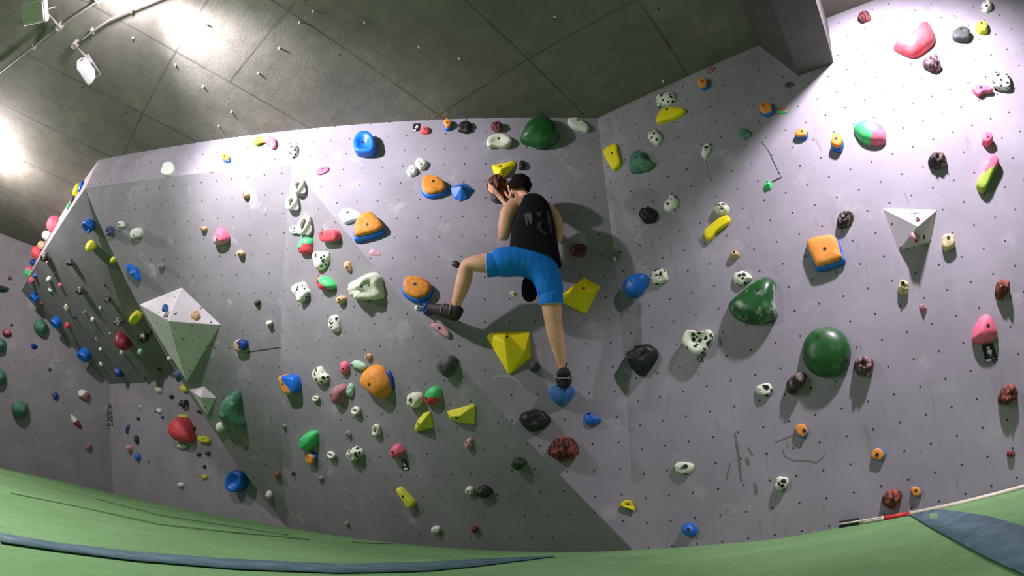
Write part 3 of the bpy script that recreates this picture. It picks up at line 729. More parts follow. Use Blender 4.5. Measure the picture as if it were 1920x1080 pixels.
# ===== centre wall, lower half
H(855, 495, 18, 13, 15, 'D', 'black', .4, 'small black hold left of the climber\'s bent knee', bolt=0)
OB(781, 543, 60, 44, 10, 'textured orange and blue hold above the small navy ball', -100, 'orange2', poly=[(753, 541), (757, 524), (775, 520), (800, 527), (811, 541), (804, 558), (783, 566), (760, 556)], hf=.4)
H(802, 578, 22, 24, 0, 'R', 'navy', .8, 'navy blue ball under the climber\'s outstretched foot', bolt=0)
H(783, 577, 12, 9, 0, 'D', 'white', .5, 'tiny chalky white chip beside the navy ball', seedx=4)
H(825, 618, 34, 26, 0, 'S', 'palepink', .3, 'flat pale pink chip below the outstretched foot', poly=[(808, 611), (824, 606), (842, 623), (837, 632)])
H(963, 550, 15, 12, 0, 'F', 'cream', .4, 'small cream diamond chip between the climber\'s legs', poly=[(955, 547), (963, 545), (971, 548), (963, 557)], ridge=[(962, 549, 1)], bolt=0)
H(953, 656, 84, 80, 0, 'F', 'yellow', .36, 'large yellow faceted block beneath the climber', poly=[(912, 628), (918, 621), (948, 618), (994, 618), (996, 668), (958, 697), (953, 698)], ridge=[(946, 640, 1.), (984, 660, .6)], bolt=(950, 628))
H(1003, 687, 20, 19, 0, 'D', 'grey', 1.3, 'small dark knob right of the large yellow block', bolt=(1002, 684))
H(1054, 738, 50, 40, 0, 'D', 'sky', .6, 'chalked light blue ball under the climber\'s standing foot', poly=[(1030, 735), (1036, 723), (1054, 719), (1072, 723), (1079, 737), (1069, 751), (1055, 759), (1040, 752)], bolt=0)
H(1003, 788, 60, 40, 0, 'R', 'black', .5, 'wide black hold left below the light blue ball', poly=[(974, 785), (982, 773), (1003, 768), (1023, 774), (1033, 787), (1022, 802), (1003, 808), (987, 804)], seedx=2)
H(1112, 784, 34, 26, 15, 'D', 'blue', .5, 'small blue teardrop hold right of the light blue ball', poly=[(1096, 782), (1100, 774), (1108, 772), (1116, 780), (1129, 786), (1123, 793), (1111, 798), (1100, 793)], bolt=(1104, 776))
H(1057, 843, 62, 48, 0, 'R', 'rust', .55, 'large rust red streaked hold low on the centre wall', poly=[(1027, 846), (1036, 828), (1055, 818), (1075, 822), (1086, 842), (1078, 858), (1058, 865), (1040, 858)])
H(1177, 948, 25, 20, 15, 'J', 'yellow', .5, 'small yellow hold by the foot of the corner', poly=[(1164, 947), (1170, 940), (1180, 939), (1186, 946), (1189, 957), (1178, 953), (1170, 951)], bolt=(1178, 945))
H(1291, 994, 27, 27, 0, 'D', 'blue', .6, 'round blue hold near the mat on the right wall', bolt=(1292, 992))
# ===== triangular overhang
H(971, 870, 24, 22, 15, 'R', 'moss', .7, 'small blackish green hold near the diagonal edge')
H(907, 923, 30, 21, 20, 'R', 'black', .6, 'black hold low beside a small white one', seedx=4)
H(880, 920, 16, 14, -10, 'R', 'white', .6, 'small white hold touching the low black hold', seedx=7)
H(817, 993, 16, 13, 20, 'R', 'white', .6, 'small white foothold close to the mat in the middle', seedx=8)
H(889, 993, 13, 12, 0, 'D', 'brick', .7, 'small dull red foothold close to the mat', bolt=0)
H(760, 933, 30, 36, 0, 'S', 'lemon', .4, 'thin slanting yellow strip low on the overhang', poly=[(745, 918), (751, 915), (762, 926), (776, 941), (775, 949), (768, 951), (758, 937)], bolt=(757, 930))
H(878, 831, 13, 20, 10, 'R', 'palepink', .7, 'little pink chip under the yellow wedges')
H(861, 779, 54, 40, 0, 'F', 'lemon', .5, 'wide yellow wedge near the diagonal edge of the overhang', poly=[(834, 773), (884, 759), (887, 762), (886, 798), (855, 794), (839, 787)], ridge=[(862, 780, 1.), (846, 781, .8)], bolt=(855, 785))
H(789, 793, 38, 38, 0, 'F', 'lemon', .55, 'narrow yellow wedge left of the wide yellow one', poly=[(772, 808), (777, 792), (790, 775), (802, 774), (808, 803), (777, 812)], ridge=[(789, 793, 1.)], bolt=(780, 797))
H(810, 743, 27, 36, 20, 'D', 'grass/red', .6, 'green and red egg hold above the narrow yellow wedge', poly=[(795, 750), (800, 733), (811, 725), (822, 730), (824, 745), (812, 759), (802, 760)], seedx=-110, bolt=(800, 746))
H(777, 750, 26, 30, 10, 'R', 'bone', .6, 'white lumpy hold left of the green and red egg', bolt=(773, 749), seedx=3)
H(836, 688, 34, 40, 20, 'D', 'grey', .6, 'dark grey chalked hold by the diagonal edge', poly=[(819, 687), (822, 677), (838, 668), (852, 674), (852, 690), (845, 705), (836, 708), (825, 698)], bolt=(828, 686))
H(703, 718, 54, 66, 0, 'D', 'orange', .5, 'large orange shield hold in the middle of the overhang', poly=[(675, 712), (680, 697), (694, 686), (710, 690), (722, 705), (729, 723), (727, 738), (714, 750), (693, 735), (679, 724)], bolt=(696, 720))
H(731, 712, 12, 40, -15, 'D', 'navy', .5, 'thin dark blue fin behind the large orange shield hold', bolt=0)
H(690, 669, 10, 12, 20, 'D', 'beige', .8, 'tiny beige nub above the large orange shield hold')
H(671, 685, 28, 16, 20, 'D', 'mint', .5, 'pale chalky mint hold between pink and orange ones', bolt=(660, 685))
H(645, 690, 17, 24, 0, 'D', 'pink', .6, 'small pink oval hold left of the mint one', bolt=(644, 691))
H(633, 741, 28, 36, 0, 'D', 'mauve', .6, 'dusky mauve hold beneath the small pink oval', poly=[(619, 740), (624, 728), (636, 721), (648, 726), (645, 742), (638, 756), (628, 759), (621, 751)], bolt=(622, 741))
H(656, 732, 14, 24, 5, 'R', 'mint', .5, 'pale chalky sliver right of the mauve hold')
H(600, 704, 28, 36, -25, 'D', 'dal2', .5, 'white spotted curved hold left of the small pink oval', poly=[(585, 700), (590, 690), (599, 688), (606, 699), (614, 707), (609, 718), (600, 721), (589, 712)])
H(543, 720, 32, 34, 0, 'S', 'orange/blue', .6, 'orange and blue block beside the vertical panel edge', poly=[(527, 706), (540, 703), (553, 706), (559, 722), (558, 736), (542, 739), (535, 730)], seedx=20, bolt=(533, 720))
H(592, 747, 12, 10, 0, 'L', 'bone', .6, 'tiny white curl below the spotted curved hold')
H(667, 770, 14, 15, 30, 'L', 'bone', .6, 'small white curl beneath the mauve hold')
H(705, 806, 13, 24, 10, 'L', 'bone', .6, 'white hooked curl below the orange shield hold')
H(576, 826, 30, 38, 0, 'D', 'grass', .6, 'bright green hold near the vertical panel edge', poly=[(561, 832), (566, 818), (579, 809), (591, 812), (590, 830), (580, 843), (567, 845)], bolt=(565, 828))
OB(584, 859, 18, 20, 0, 'small orange and blue chip under the bright green hold', 30, hf=.6)
H(621, 853, 16, 12, 30, 'L', 'bone', .6, 'small white curl right of the orange and blue chip')
H(664, 851, 27, 25, 0, 'R', 'dal2', .6, 'white spotted cluster between curls low on the overhang')
H(743, 847, 26, 24, 20, 'D', 'pink', .7, 'pink hold with the black card hanging under it', bolt=(738, 847))
H(533, 799, 13, 9, 20, 'R', 'ash', .6, 'grey nub on the vertical panel edge')
H(653, 814, 9, 12, -30, 'R', 'ash', .7, 'grey nub left of the white hooked curl')
H(601, 897, 9, 8, 20, 'R', 'ash', .7, 'tiny grey nub beneath the orange and blue chip')
H(550, 888, 8, 10, 0, 'R', 'moss', .7, 'tiny dark nub low by the vertical panel edge')
H(650, 982, 8, 7, 20, 'R', 'ash', .7, 'tiny grey nub just above the mat')
H(553, 364, 20, 64, 22, 'O', 'bone', .8, 'white double loop hold high by the vertical panel edge')
H(570, 422, 18, 44, 22, 'L', 'bone', .9, 'white looped hold beneath the double loop')
H(553, 431, 20, 14, 20, 'S', 'dal', .5, 'white foot of the looped hold pointing left', bolt=0)
H(571, 461, 26, 34, 0, 'D', 'grass/red', .6, 'green over red egg hold under the white looped hold', seedx=-90, bolt=(562, 465))
H(618, 442, 34, 26, 5, 'S', 'red', .6, 'soft red block near the apex of the overhang', poly=[(601, 440), (605, 433), (626, 431), (634, 438), (632, 451), (607, 453)], bolt=(605, 438))
H(600, 488, 28, 36, 0, 'D', 'dal', .5, 'white spotted hold beneath the soft red block', poly=[(585, 475), (592, 471), (612, 474), (614, 488), (604, 504), (593, 506), (589, 492)])
H(651, 499, 12, 18, -10, 'D', 'beige', .8, 'small brown and cream ring hold right of the spotted one', bolt=(651, 501))
H(608, 532, 33, 28, 20, 'D', 'red/grass', .6, 'green and red oval hold beneath the spotted hold', seedx=25, poly=[(592, 522), (600, 518), (615, 522), (625, 534), (623, 541), (608, 545), (598, 540)], bolt=(598, 528))
H(564, 548, 28, 40, 0, 'S', 'dal', .5, 'white spotted hold leaning left of the green and red oval', poly=[(549, 543), (553, 534), (567, 529), (573, 540), (577, 551), (564, 567), (559, 554)])
H(638, 562, 15, 16, 0, 'D', 'beige', .8, 'small cream ring hold below the green and red oval', bolt=(637, 561))
H(685, 540, 60, 54, 0, 'R', 'bone', .5, 'big white grooved shell hold in the upper overhang', poly=[(655, 543), (662, 528), (690, 512), (708, 518), (712, 540), (712, 560), (690, 562), (672, 563), (660, 556)], bolt=(683, 537), seedx=9)
H(626, 607, 20, 34, -20, 'D', 'dal', .5, 'oval white spotted hold beneath the small cream ring')
H(701, 472, 25, 16, 10, 'F', 'palepink', .3, 'flat pink triangle on the diagonal edge', poly=[(689, 475), (698, 464), (714, 474), (712, 479), (697, 478)], ridge=[(700, 472, 1)], bolt=0)
# ===== dark slope
H(413, 444, 26, 34, 0, 'D', 'palepink/pink', .7, 'pink and white hold with a long shadow on the dark slope', poly=[(400, 456), (402, 438), (412, 426), (426, 440), (426, 452), (410, 460)], seedx=40, bolt=(409, 449))
H(460, 366, 11, 12, 0, 'D', 'beige', 1., 'upper small beige nub on the dark slope')
H(381, 429, 11, 10, 0, 'D', 'beige', 1., 'small beige nub left of the pink and white hold')
H(450, 475, 12, 12, 0, 'D', 'beige', 1., 'small beige nub below right of the pink and white hold')
H(302, 499, 10, 11, 0, 'D', 'ash', .9, 'tiny grey green nub above the large white pyramid')
H(482, 568, 12, 10, -30, 'D', 'moss', .7, 'tiny grey green nub right of the large white pyramid')
H(504, 606, 10, 10, 0, 'D', 'bone', 1., 'tiny white nub near the vertical panel edge')
H(451, 647, 26, 20, 0, 'S', 'beige/navy', .6, 'beige and blue hold right of the large white pyramid', seedx=5, bolt=(450, 651))
H(227, 421, 11, 12, 0, 'R', 'white', .7, 'small white hold at the top corner of the dark slope')
H(256, 437, 19, 20, 15, 'S', 'white', .6, 'white hold right of the smallest top corner one', bolt=(252, 441))
H(250, 509, 30, 15, 50, 'R', 'blue', .7, 'blue twisted hold on the edge of the dark slope', poly=[(237, 495), (246, 498), (256, 504), (262, 522), (260, 527), (250, 519), (240, 507)], bolt=0)
H(433, 769, 46, 70, 0, 'D', 'teal', .55, 'glossy teal claw shaped hold right of the small pyramid', poly=[(408, 778), (412, 760), (425, 742), (440, 734), (448, 745), (450, 775), (457, 802), (447, 803), (434, 786), (418, 788)], bolt=0)
H(413, 801, 20, 16, 20, 'D', 'white', .7, 'white oval hold beneath the teal claw', bolt=0)
H(504, 928, 12, 12, 0, 'R', 'white', .7, 'small white foothold low near the mat and panel edge')
H(520, 892, 11, 12, 30, 'R', 'brown', .6, 'small brown ring foothold by the panel edge')
H(446, 903, 34, 38, 0, 'J', 'blue', .7, 'bright blue scooped hold low on the panel seam', poly=[(432, 897), (440, 885), (452, 884), (461, 892), (459, 908), (450, 920), (440, 921), (431, 913)], bolt=0)
# ===== low panel
H(337, 806, 40, 48, 0, 'D', 'red', .75, 'big red balloon hold on the low panel', poly=[(319, 803), (323, 790), (333, 781), (345, 784), (353, 800), (357, 818), (353, 829), (335, 829), (322, 818)], bolt=0)
H(343, 783, 19, 12, 15, 'R', 'lemon', .6, 'yellow hold behind the top of the red balloon', bolt=0)
H(340, 836, 15, 10, 0, 'R', 'white', .6, 'white striped hold peeking under the red balloon', bolt=0)
H(382, 824, 22, 14, 15, 'R', 'lemon', .6, 'yellow heart shaped hold right of the red balloon', bolt=0)
H(338, 909, 11, 9, 15, 'D', 'white', .7, 'small white foothold near the mat on the low panel')
H(383, 894, 9, 8, 0, 'R', 'lemon', .6, 'tiny yellow foothold left of the bright blue scoop')
H(389, 850, 8, 8, 0, 'D', 'navy', .7, 'tiny blue foothold beneath the yellow heart')
H(372, 852, 9, 7, 30, 'D', 'black', .7, 'tiny black foothold left of the tiny blue one')
H(362, 803, 8, 7, 30, 'D', 'black', .7, 'tiny black foothold right of the red balloon')
H(383, 875, 6, 7, 30, 'D', 'black', .7, 'tiny black foothold above the tiny yellow one')
H(258, 857, 16, 16, 20, 'D', 'blue', .5, 'flat blue oval hold low near the left panel edge', bolt=0)
H(242, 840, 14, 15, 0, 'D', 'palepink', .8, 'pale pink ball above the flat blue oval', bolt=0)
H(256, 824, 12, 17, -10, 'R', 'moss', .6, 'dark green hold above the pale pink ball', bolt=0)
H(239, 804, 9, 20, 25, 'R', 'slate', .6, 'slate blue hooked hold near the wall lettering', bolt=0)
H(263, 762, 6, 6, 0, 'D', 'white', .8, 'tiny white nub above the slate blue hook')
H(259, 785, 8, 6, 20, 'D', 'black', .8, 'tiny dark nub below the tiny white nub')
H(292, 769, 6, 6, 20, 'D', 'ash', .8, 'tiny grey nub left of the small white chip')
H(298, 770, 9, 9, -30, 'D', 'white', .7, 'small white chip left of the red balloon')
H(304, 782, 5, 5, 0, 'D', 'slate', .8, 'tiny slate nub under the small white chip')
H(297, 730, 10, 14, -10, 'D', 'bone', .8, 'small bone coloured egg hold under the prow')
H(344, 757, 15, 17, 20, 'R', 'bw', .7, 'black and white hold left of the small pyramid', bolt=0)
H(321, 744, 7, 8, 30, 'D', 'black', .7, 'tiny black chip under the tip of the large pyramid')
H(335, 704, 12, 15, -20, 'J', 'slate', .7, 'dark blue ring hold at the tip of the large pyramid')
H(346, 728, 17, 13, 20, 'R', 'lemon', .6, 'yellow and white hold under the large pyramid tip', bolt=0)
H(374, 772, 10, 7, 20, 'R', 'bw', .6, 'tiny black and white chip at the small pyramid tip')
H(278, 864, 5, 5, 0, 'D', 'ash', .8, 'tiny grey nub right of the flat blue oval')
H(317, 672, 9, 7, 20, 'D', 'white', .8, 'small white chip on the edge of the large pyramid')
# ===== prow overhang
PR = [
 (167, 423, 28, 24, 0, 'J', 'blue', .6, 'big blue bowl hold at the top of the prow overhang'),
 (206, 434, 14, 20, -30, 'R', 'slate', .7, 'slate blue hold on the prow edge right of the blue bowl'),
 (169, 463, 27, 22, -10, 'D', 'lemon', .7, 'yellow shell hold beneath the big blue bowl'),
 (212, 488, 14, 11, -10, 'D', 'lemon', .7, 'smaller yellow shell on the prow edge'),
 (85, 482, 22, 16, 15, 'R', 'bw', .8, 'black hold with painted white highlight at the prow top edge'),
 (88, 493, 7, 5, 0, 'D', 'palepink', .8, 'tiny pink nub under the black top edge hold'),
 (131, 492, 21, 13, 15, 'R', 'bw', .8, 'black and white hold left below the yellow shell'),
 (103, 511, 6, 6, 0, 'D', 'ash', .9, 'tiny grey nub among the upper prow holds'),
 (65, 517, 16, 8, -5, 'R', 'sky', .7, 'light blue sliver at the left tip of the prow'),
 (58, 526, 13, 11, -10, 'R', 'pink', .8, 'pink hold under the light blue sliver'),
 (64, 557, 20, 15, 10, 'J', 'blue', .7, 'blue cup hold near the left tip of the prow'),
 (77, 570, 9, 9, 30, 'D', 'maroon', .5, 'small dull red chip beneath the left blue cup'),
 (91, 524, 15, 11, 0, 'D', 'white', .7, 'round white hold in the upper prow'),
 (112, 535, 11, 8, 20, 'D', 'pink', .7, 'small pink hold right of the round white one'),
 (93, 544, 14, 5, 40, 'D', 'mint', .7, 'pale green sliver below the round white hold'),
 (151, 545, 22, 15, 15, 'R', 'bw', .8, 'black and white hold in the middle of the prow'),
 (202, 562, 18, 11, 15, 'R', 'bw', .8, 'black and white hold right of the middle one on the prow'),
 (196, 535, 5, 5, 0, 'D', 'grey', .9, 'tiny dark nub above the right black and white hold'),
 (124, 577, 9, 14, 10, 'R', 'bone', .7, 'small bone white hold left of the prow centre'),
 (158, 586, 8, 6, 0, 'D', 'ash', .9, 'tiny grey ring nub at the prow centre'),
 (187, 578, 5, 5, 0, 'D', 'white', .9, 'tiny white nub right of the grey ring nub'),
 (105, 604, 19, 20, 0, 'J', 'blue', .7, 'blue cup hold above the big green ball'),
 (126, 611, 12, 14, 10, 'D', 'cream/red', .7, 'red and cream hold right of the blue cup'),
 (140, 595, 7, 6, 0, 'D', 'navy', .9, 'tiny navy nub above the red and cream hold'),
 (173, 600, 13, 9, -20, 'D', 'white', .7, 'small white shell hold at the prow centre'),
 (223, 604, 26, 16, 15, 'R', 'bw', .8, 'black and white hold above the dark red drop'),
 (254, 596, 27, 18, -15, 'R', 'lemon', .7, 'yellow ridged hold left of the large white pyramid'),
 (229, 641, 26, 40, -20, 'D', 'maroon', .9, 'dark red drop shaped hold on the lower prow'),
 (269, 634, 20, 14, 15, 'R', 'bw', .8, 'black and white hold right of the dark red drop'),
 (284, 623, 5, 11, 25, 'D', 'black', .8, 'thin black sliver beside the large white pyramid'),
 (263, 660, 12, 9, 10, 'D', 'mint', .9, 'small pale green hold near the prow bottom'),
 (228, 661, 11, 9, 0, 'D', 'white', .9, 'small white hold at the foot of the dark red drop'),
 (188, 655, 8, 6, 20, 'D', 'white', .8, 'tiny white hold left of the dark red drop'),
 (181, 637, 4, 10, 15, 'D', 'palepink', .8, 'tiny pinkish sliver on the lower prow'),
 (189, 683, 6, 10, -25, 'D', 'bone', .8, 'tiny bone sliver above the left blue drop'),
 (158, 665, 27, 23, 10, 'J', 'blue', .7, 'big blue cup hold at the lower left prow edge'),
 (222, 699, 14, 24, -20, 'D', 'navy', .8, 'blue drop hold at the bottom of the prow'),
 (206, 625, 4, 4, 0, 'D', 'white', .9, 'tiny white nub left of the dark red drop top'),
 (299, 693, 8, 5, 20, 'D', 'black', .8, 'tiny black sliver at the bottom edge of the prow'),
 (271, 709, 9, 6, 0, 'D', 'moss', .8, 'tiny dark nub in the bottom corner of the prow'),
 (179, 620, 5, 4, 0, 'D', 'grey', .8, 'tiny grey nub below the small white shell'),
]
for a in PR: H(*a, bolt=0)
# ===== side of the prow, seen edge on
def SH(x, y, w, h, mat, hf, label, st='D'):
    """a hold on the narrow lit side: stands off the panel, towards the left"""
    # nearest panel point, then the hold's body reaches from it to the pixel
    best = None
    for dx in range(0, 40):
        c = cast(x+dx, y+dx*.5)
        if c and c[2] == 'wall_return': best = (x+dx, y+dx*.5); break
    if best is None: best = (x+20, y+12)
    n = VRET[1]; p = hitp(best[0]+1, best[1]+.5, *VRET)
    D = (p-EYE).length; mpp = D/F
    Z = V((0, 0, 1)); X = Z.cross(n).normalized(); Y = n.cross(X)
    reach = max(.05, (math.hypot(best[0]-x, best[1]-y)+w*.45)*mpp)
    rng = random.Random(int(x*3+y)); L = [(a*mpp, -b*mpp) for a, b in blob(rng, h*.9, h*.9, 0, 22)]
    vs, fs = dome(L, min(reach, h*mpp*1.1), st, None, rng)
    ms = [M[m] for m in mat.split('/')]
    o = mesh_obj('climbing_hold', vs, fs, ms); fix_normals(o)
    if len(ms) > 1:
        for pl in o.data.polygons: pl.material_index = 1 if pl.center.y < 0 else 0
    o.matrix_world = Matrix.Translation(p) @ Matrix((X, Y, n)).transposed().to_4x4()
    tag(o, label, 'climbing hold', GROUPW['wall_return']); return o
VRET = plane(T1, C1, P2)
for a in [
 (143, 355, 14, 26, 'yellow', 1, 'yellow disc hold at the top of the lit prow side'),
 (152, 350, 9, 24, 'blue', 1, 'blue sliver hold in front of the yellow disc'),
 (137, 374, 8, 16, 'moss', 1, 'dark green hold below the yellow disc on the prow side'),
 (129, 387, 8, 14, 'grass', 1, 'green sliver hold above the pink ball'),
 (98, 420, 26, 30, 'pink', 1, 'round pink ball hold sticking out from the prow side'),
 (83, 440, 12, 16, 'white', 1, 'white knobbed hold beneath the round pink ball'),
 (74, 458, 10, 14, 'cream', 1, 'pale cream hold on the lower prow side'),
 (63, 470, 12, 24, 'red', 1, 'red hold silhouetted on the lower prow side'),
 (71, 475, 12, 20, 'grass', 1, 'light green hold in front of the red one'),
 (59, 491, 9, 12, 'navy', 1, 'blue hold under the light green one'),
 (49, 507, 9, 18, 'pink/grass', 1, 'pink and green oval at the tip of the prow side'),
]: SH(*a)
# ===== far wall
for a in [
 (76, 612, 26, 32, 0, 'D', 'teal', .9, 'large dusty green ball on the far wall'),
 (13, 624, 18, 11, 5, 'S', 'maroon', .7, 'dark red bar hold on the far wall'),
 (-2, 645, 26, 28, 0, 'D', 'teal', .9, 'grey green ball cut by the picture edge'),
 (-1, 706, 26, 28, 0, 'D', 'teal', .9, 'lower grey green ball cut by the picture edge'),
 (37, 766, 32, 32, 0, 'D', 'teal', .8, 'dark green ball with chalked top low on the far wall'),
 (64, 649, 12, 12, 30, 'F', 'navy', .6, 'small blue chip below the dusty green ball'),
 (104, 742, 12, 12, 0, 'D', 'navy', .6, 'small blue nub low on the far wall'),
 (157, 740, 26, 17, 35, 'D', 'white/mauve', .7, 'white and pink pill hold on the far wall'),
 (142, 790, 10, 32, -35, 'D', 'bone/maroon', .7, 'thin white and red sliver on the far wall'),
 (166, 838, 11, 12, 20, 'D', 'mauve', .7, 'small dusty pink nub near the mat on the far wall'),
 (3, 541, 26, 13, 0, 'F', 'moss', .7, 'dark green wedge high on the far wall'),
 (19, 521, 8, 8, 0, 'D', 'brown', .7, 'tiny brown nub high on the far wall'),
 (22, 609, 5, 6, 0, 'D', 'grey', .7, 'tiny grey nub above the dark red bar'),
 (93, 692, 6, 6, 0, 'D', 'grey', .7, 'tiny grey nub above the small blue low nub'),
]: H(*a, seedx=-60, **({'bolt': 0}))
# ---------------------------------------------------------------- the climber, back to the camera
def PT(px, py, y): return at_y(px, py, y)
def blobm(name, hexc, rough=.6): return m_plain(name, hexc, rough, .35, .06, .1)
t = NT('skin'); co = t.coord()
sk = t.mix(t.ramp(t.noise(co, 9, 4, .6), [(.3, 0.0), (.7, 1.0)]), lin('#d89c80'), lin('#ecba9c'))
t.b.inputs['Subsurface Weight'].default_value = .08; t.b.inputs['Subsurface Radius'].default_value = (.02, .008, .004); t.b.inputs['Subsurface Scale'].default_value = .5
t.bump(t.noise(co, 160, 2), .08, .002)
skinm = t.fin(sk, .5, .35)
t = NT('hair'); co = t.coord((60, 60, 14))
hr = t.mix(t.ramp(t.noise(co, 3, 5, .7), [(.35, 0.0), (.7, 1.0)]), lin('#0d0908'), lin('#221713')); t.bump(t.noise(co, 4, 4, .7), .8, .01); hairm = t.fin(hr, .75, .12)
t = NT('black jersey'); co = t.coord()
t.bump(t.noise(co, 7, 4, .6), .6, .03); blackm = t.fin(t.mix(t.noise(co, 5, 3), lin('#131218'), lin('#1d1b23')), .85, .15)
t = NT('blue shorts cloth'); co = t.coord((1, 1, 1))
wv = t.n('ShaderNodeTexWave'); wv.inputs['Scale'].default_value = 5; wv.inputs['Distortion'].default_value = 6; wv.inputs['Detail'].default_value = 2; t.l(co, wv.inputs['Vector'])
t.bump(t.math('ADD', t.noise(co, 9, 4, .6), t.math('MULTIPLY', wv.outputs['Fac'], .12)), .7, .02)
shortm = t.fin(t.mix(t.noise(co, 6, 3), lin('#0c72d6'), lin('#1a88f0')), .7, .25)
hemm = m_plain('pale hem', '#cfd8e2', .7); shoem = m_plain('black rubber and suede', '#2a2528', .6, .4, .2, .5)
printm = m_plain('faded grey print', '#46434c', .8); strapm = m_plain('pale strap', '#a08f8a', .7); tabm = m_plain('pink pull tab', '#d8808c', .6)
def skin_obj(name, verts, edges, mat, root=0, parent=None, sub=2):
    me = bpy.data.meshes.new(name); me.from_pydata([tuple(v[0]) for v in verts], edges, [])
    o = link(bpy.data.objects.new(name, me)); me.materials.append(mat)
    if parent: o.parent = parent
    md = o.modifiers.new('skin', 'SKIN'); md.use_smooth_shade = True; md.branch_smoothing = .6
    sv = me.skin_vertices[0].data if me.skin_vertices else None
    if sv is None:
        me.skin_vertices.new() if hasattr(me.skin_vertices, 'new') else None
    for i, v in enumerate(verts):
        r = v[1]; r = r if isinstance(r, tuple) else (r, r); me.skin_vertices[0].data[i].radius = r; me.skin_vertices[0].data[i].use_root = (i == root)
    s = o.modifiers.new('smooth', 'SUBSURF'); s.levels = sub; s.render_levels = sub
    return o
VS, ED = [], []
def vtx(p, r, prev=None):
    VS.append((p, r)); i = len(VS)-1
    if prev is not None: ED.append((prev, i))
    return i
pel = vtx(PT(1006, 488, 3.70), .115)
sp1 = vtx(PT(1004, 458, 3.69), .105, pel)
sp2 = vtx(PT(1002, 425, 3.70), .115, sp1)
chest = vtx(PT(1000, 397, 3.72), .12, sp2)
nk = vtx(PT(988, 374, 3.76), .055, chest)
nk2 = vtx(PT(980, 364, 3.78), .052, nk)
hd = vtx(PT(974, 354, 3.80), .078, nk2)
hd2 = vtx(PT(971, 345, 3.82), .07, hd)
# left arm: shoulder, elbow low, forearm folded up behind it, hand on the hold
tr = vtx(PT(975, 381, 3.73), .095, chest)
sh = vtx(PT(959, 390, 3.71), .092, tr)
lt = vtx(PT(972, 410, 3.71), .1, chest)
ua = vtx(PT(951, 404, 3.70), .078, sh)
ub = vtx(PT(946, 427, 3.71), .062, ua)
el = vtx(PT(943, 449, 3.75), .05, ub)
fa = vtx(PT(953, 422, 3.87), .042, el)
wr = vtx(PT(951, 386, 3.94), .026, fa)
def hand(wrist, palm, tips, prev, thumb):
    """palm and five separate bent fingers"""
    w = vtx(palm, (.026, .03), prev)
    for a, b, c in tips:
        i = vtx(a, .010, w); i = vtx(b, .009, i); vtx(c, .0075, i)
    a, b, c = thumb; i = vtx(a, .012, prev); i = vtx(b, .0105, i); vtx(c, .009, i)
pa = PT(936, 364, 3.92)
hand(wr, pa, [(PT(924, 357+k*.0, 3.895-.0)+V((0, 0, dz)), PT(916, 350, 3.915)+V((0, 0, dz)), PT(922, 345, 3.945)+V((.005, 0, dz))) for k, dz in enumerate((.034, .012, -.012, -.034))], wr, (PT(937, 372, 3.92), PT(932, 365, 3.95), PT(928, 362, 3.97)))
# right arm: runs down the far side of the back, forearm hidden, hand beside the head
sh = vtx(PT(1026, 386, 3.74), .06, chest)
ua = vtx(PT(1039, 402, 3.74), .06, sh)
ub = vtx(PT(1048, 428, 3.77), .05, ua)
el = vtx(PT(1047, 452, 3.82), .038, ub)
fa = vtx(PT(1010, 425, 3.92), .036, el)
fb = vtx(PT(975, 392, 3.955), .028, fa)
wr = vtx(PT(960, 374, 3.945), .024, fb)
hand(wr, PT(957, 366, 3.93), [(PT(955+k*1.6, 360, 3.915), PT(954+k*1.4, 354-abs(k-1.5), 3.915), PT(952+k*1.1, 349-abs(k-1.5), 3.935)) for k in range(4)], wr, (PT(953, 369, 3.92), PT(949, 364, 3.925), PT(947, 359, 3.94)))
# left leg
hl = vtx(PT(982, 492, 3.70), .105, pel)
t1 = vtx(PT(945, 490, 3.69), .1, hl)
t2 = vtx(PT(908, 494, 3.70), .092, t1)
kn = vtx(PT(876, 495, 3.73), .073, t2)
k2 = vtx(PT(873, 509, 3.75), .069, kn)
c1 = vtx(PT(869, 530, 3.79), .072, k2)
c2 = vtx(PT(861, 553, 3.84), .058, c1)
an = vtx(PT(853, 577, 3.89), .04, c2)
ft = vtx(PT(838, 582, 3.93), .03, an); vtx(PT(818, 580, 3.97), .024, ft)
# right leg
hr_ = vtx(PT(1026, 500, 3.71), .105, pel)
t1 = vtx(PT(1031, 535, 3.72), .09, hr_)
t2 = vtx(PT(1034, 572, 3.75), .09, t1)
kn = vtx(PT(1037, 600, 3.79), .075, t2)
c1 = vtx(PT(1041, 625, 3.82), .075, kn)
c2 = vtx(PT(1048, 655, 3.87), .058, c1)
an = vtx(PT(1054, 686, 3.92), .038, c2)
hh = vtx(PT(1056, 702, 3.92), .03, an); vtx(PT(1057, 718, 3.98), .024, hh)
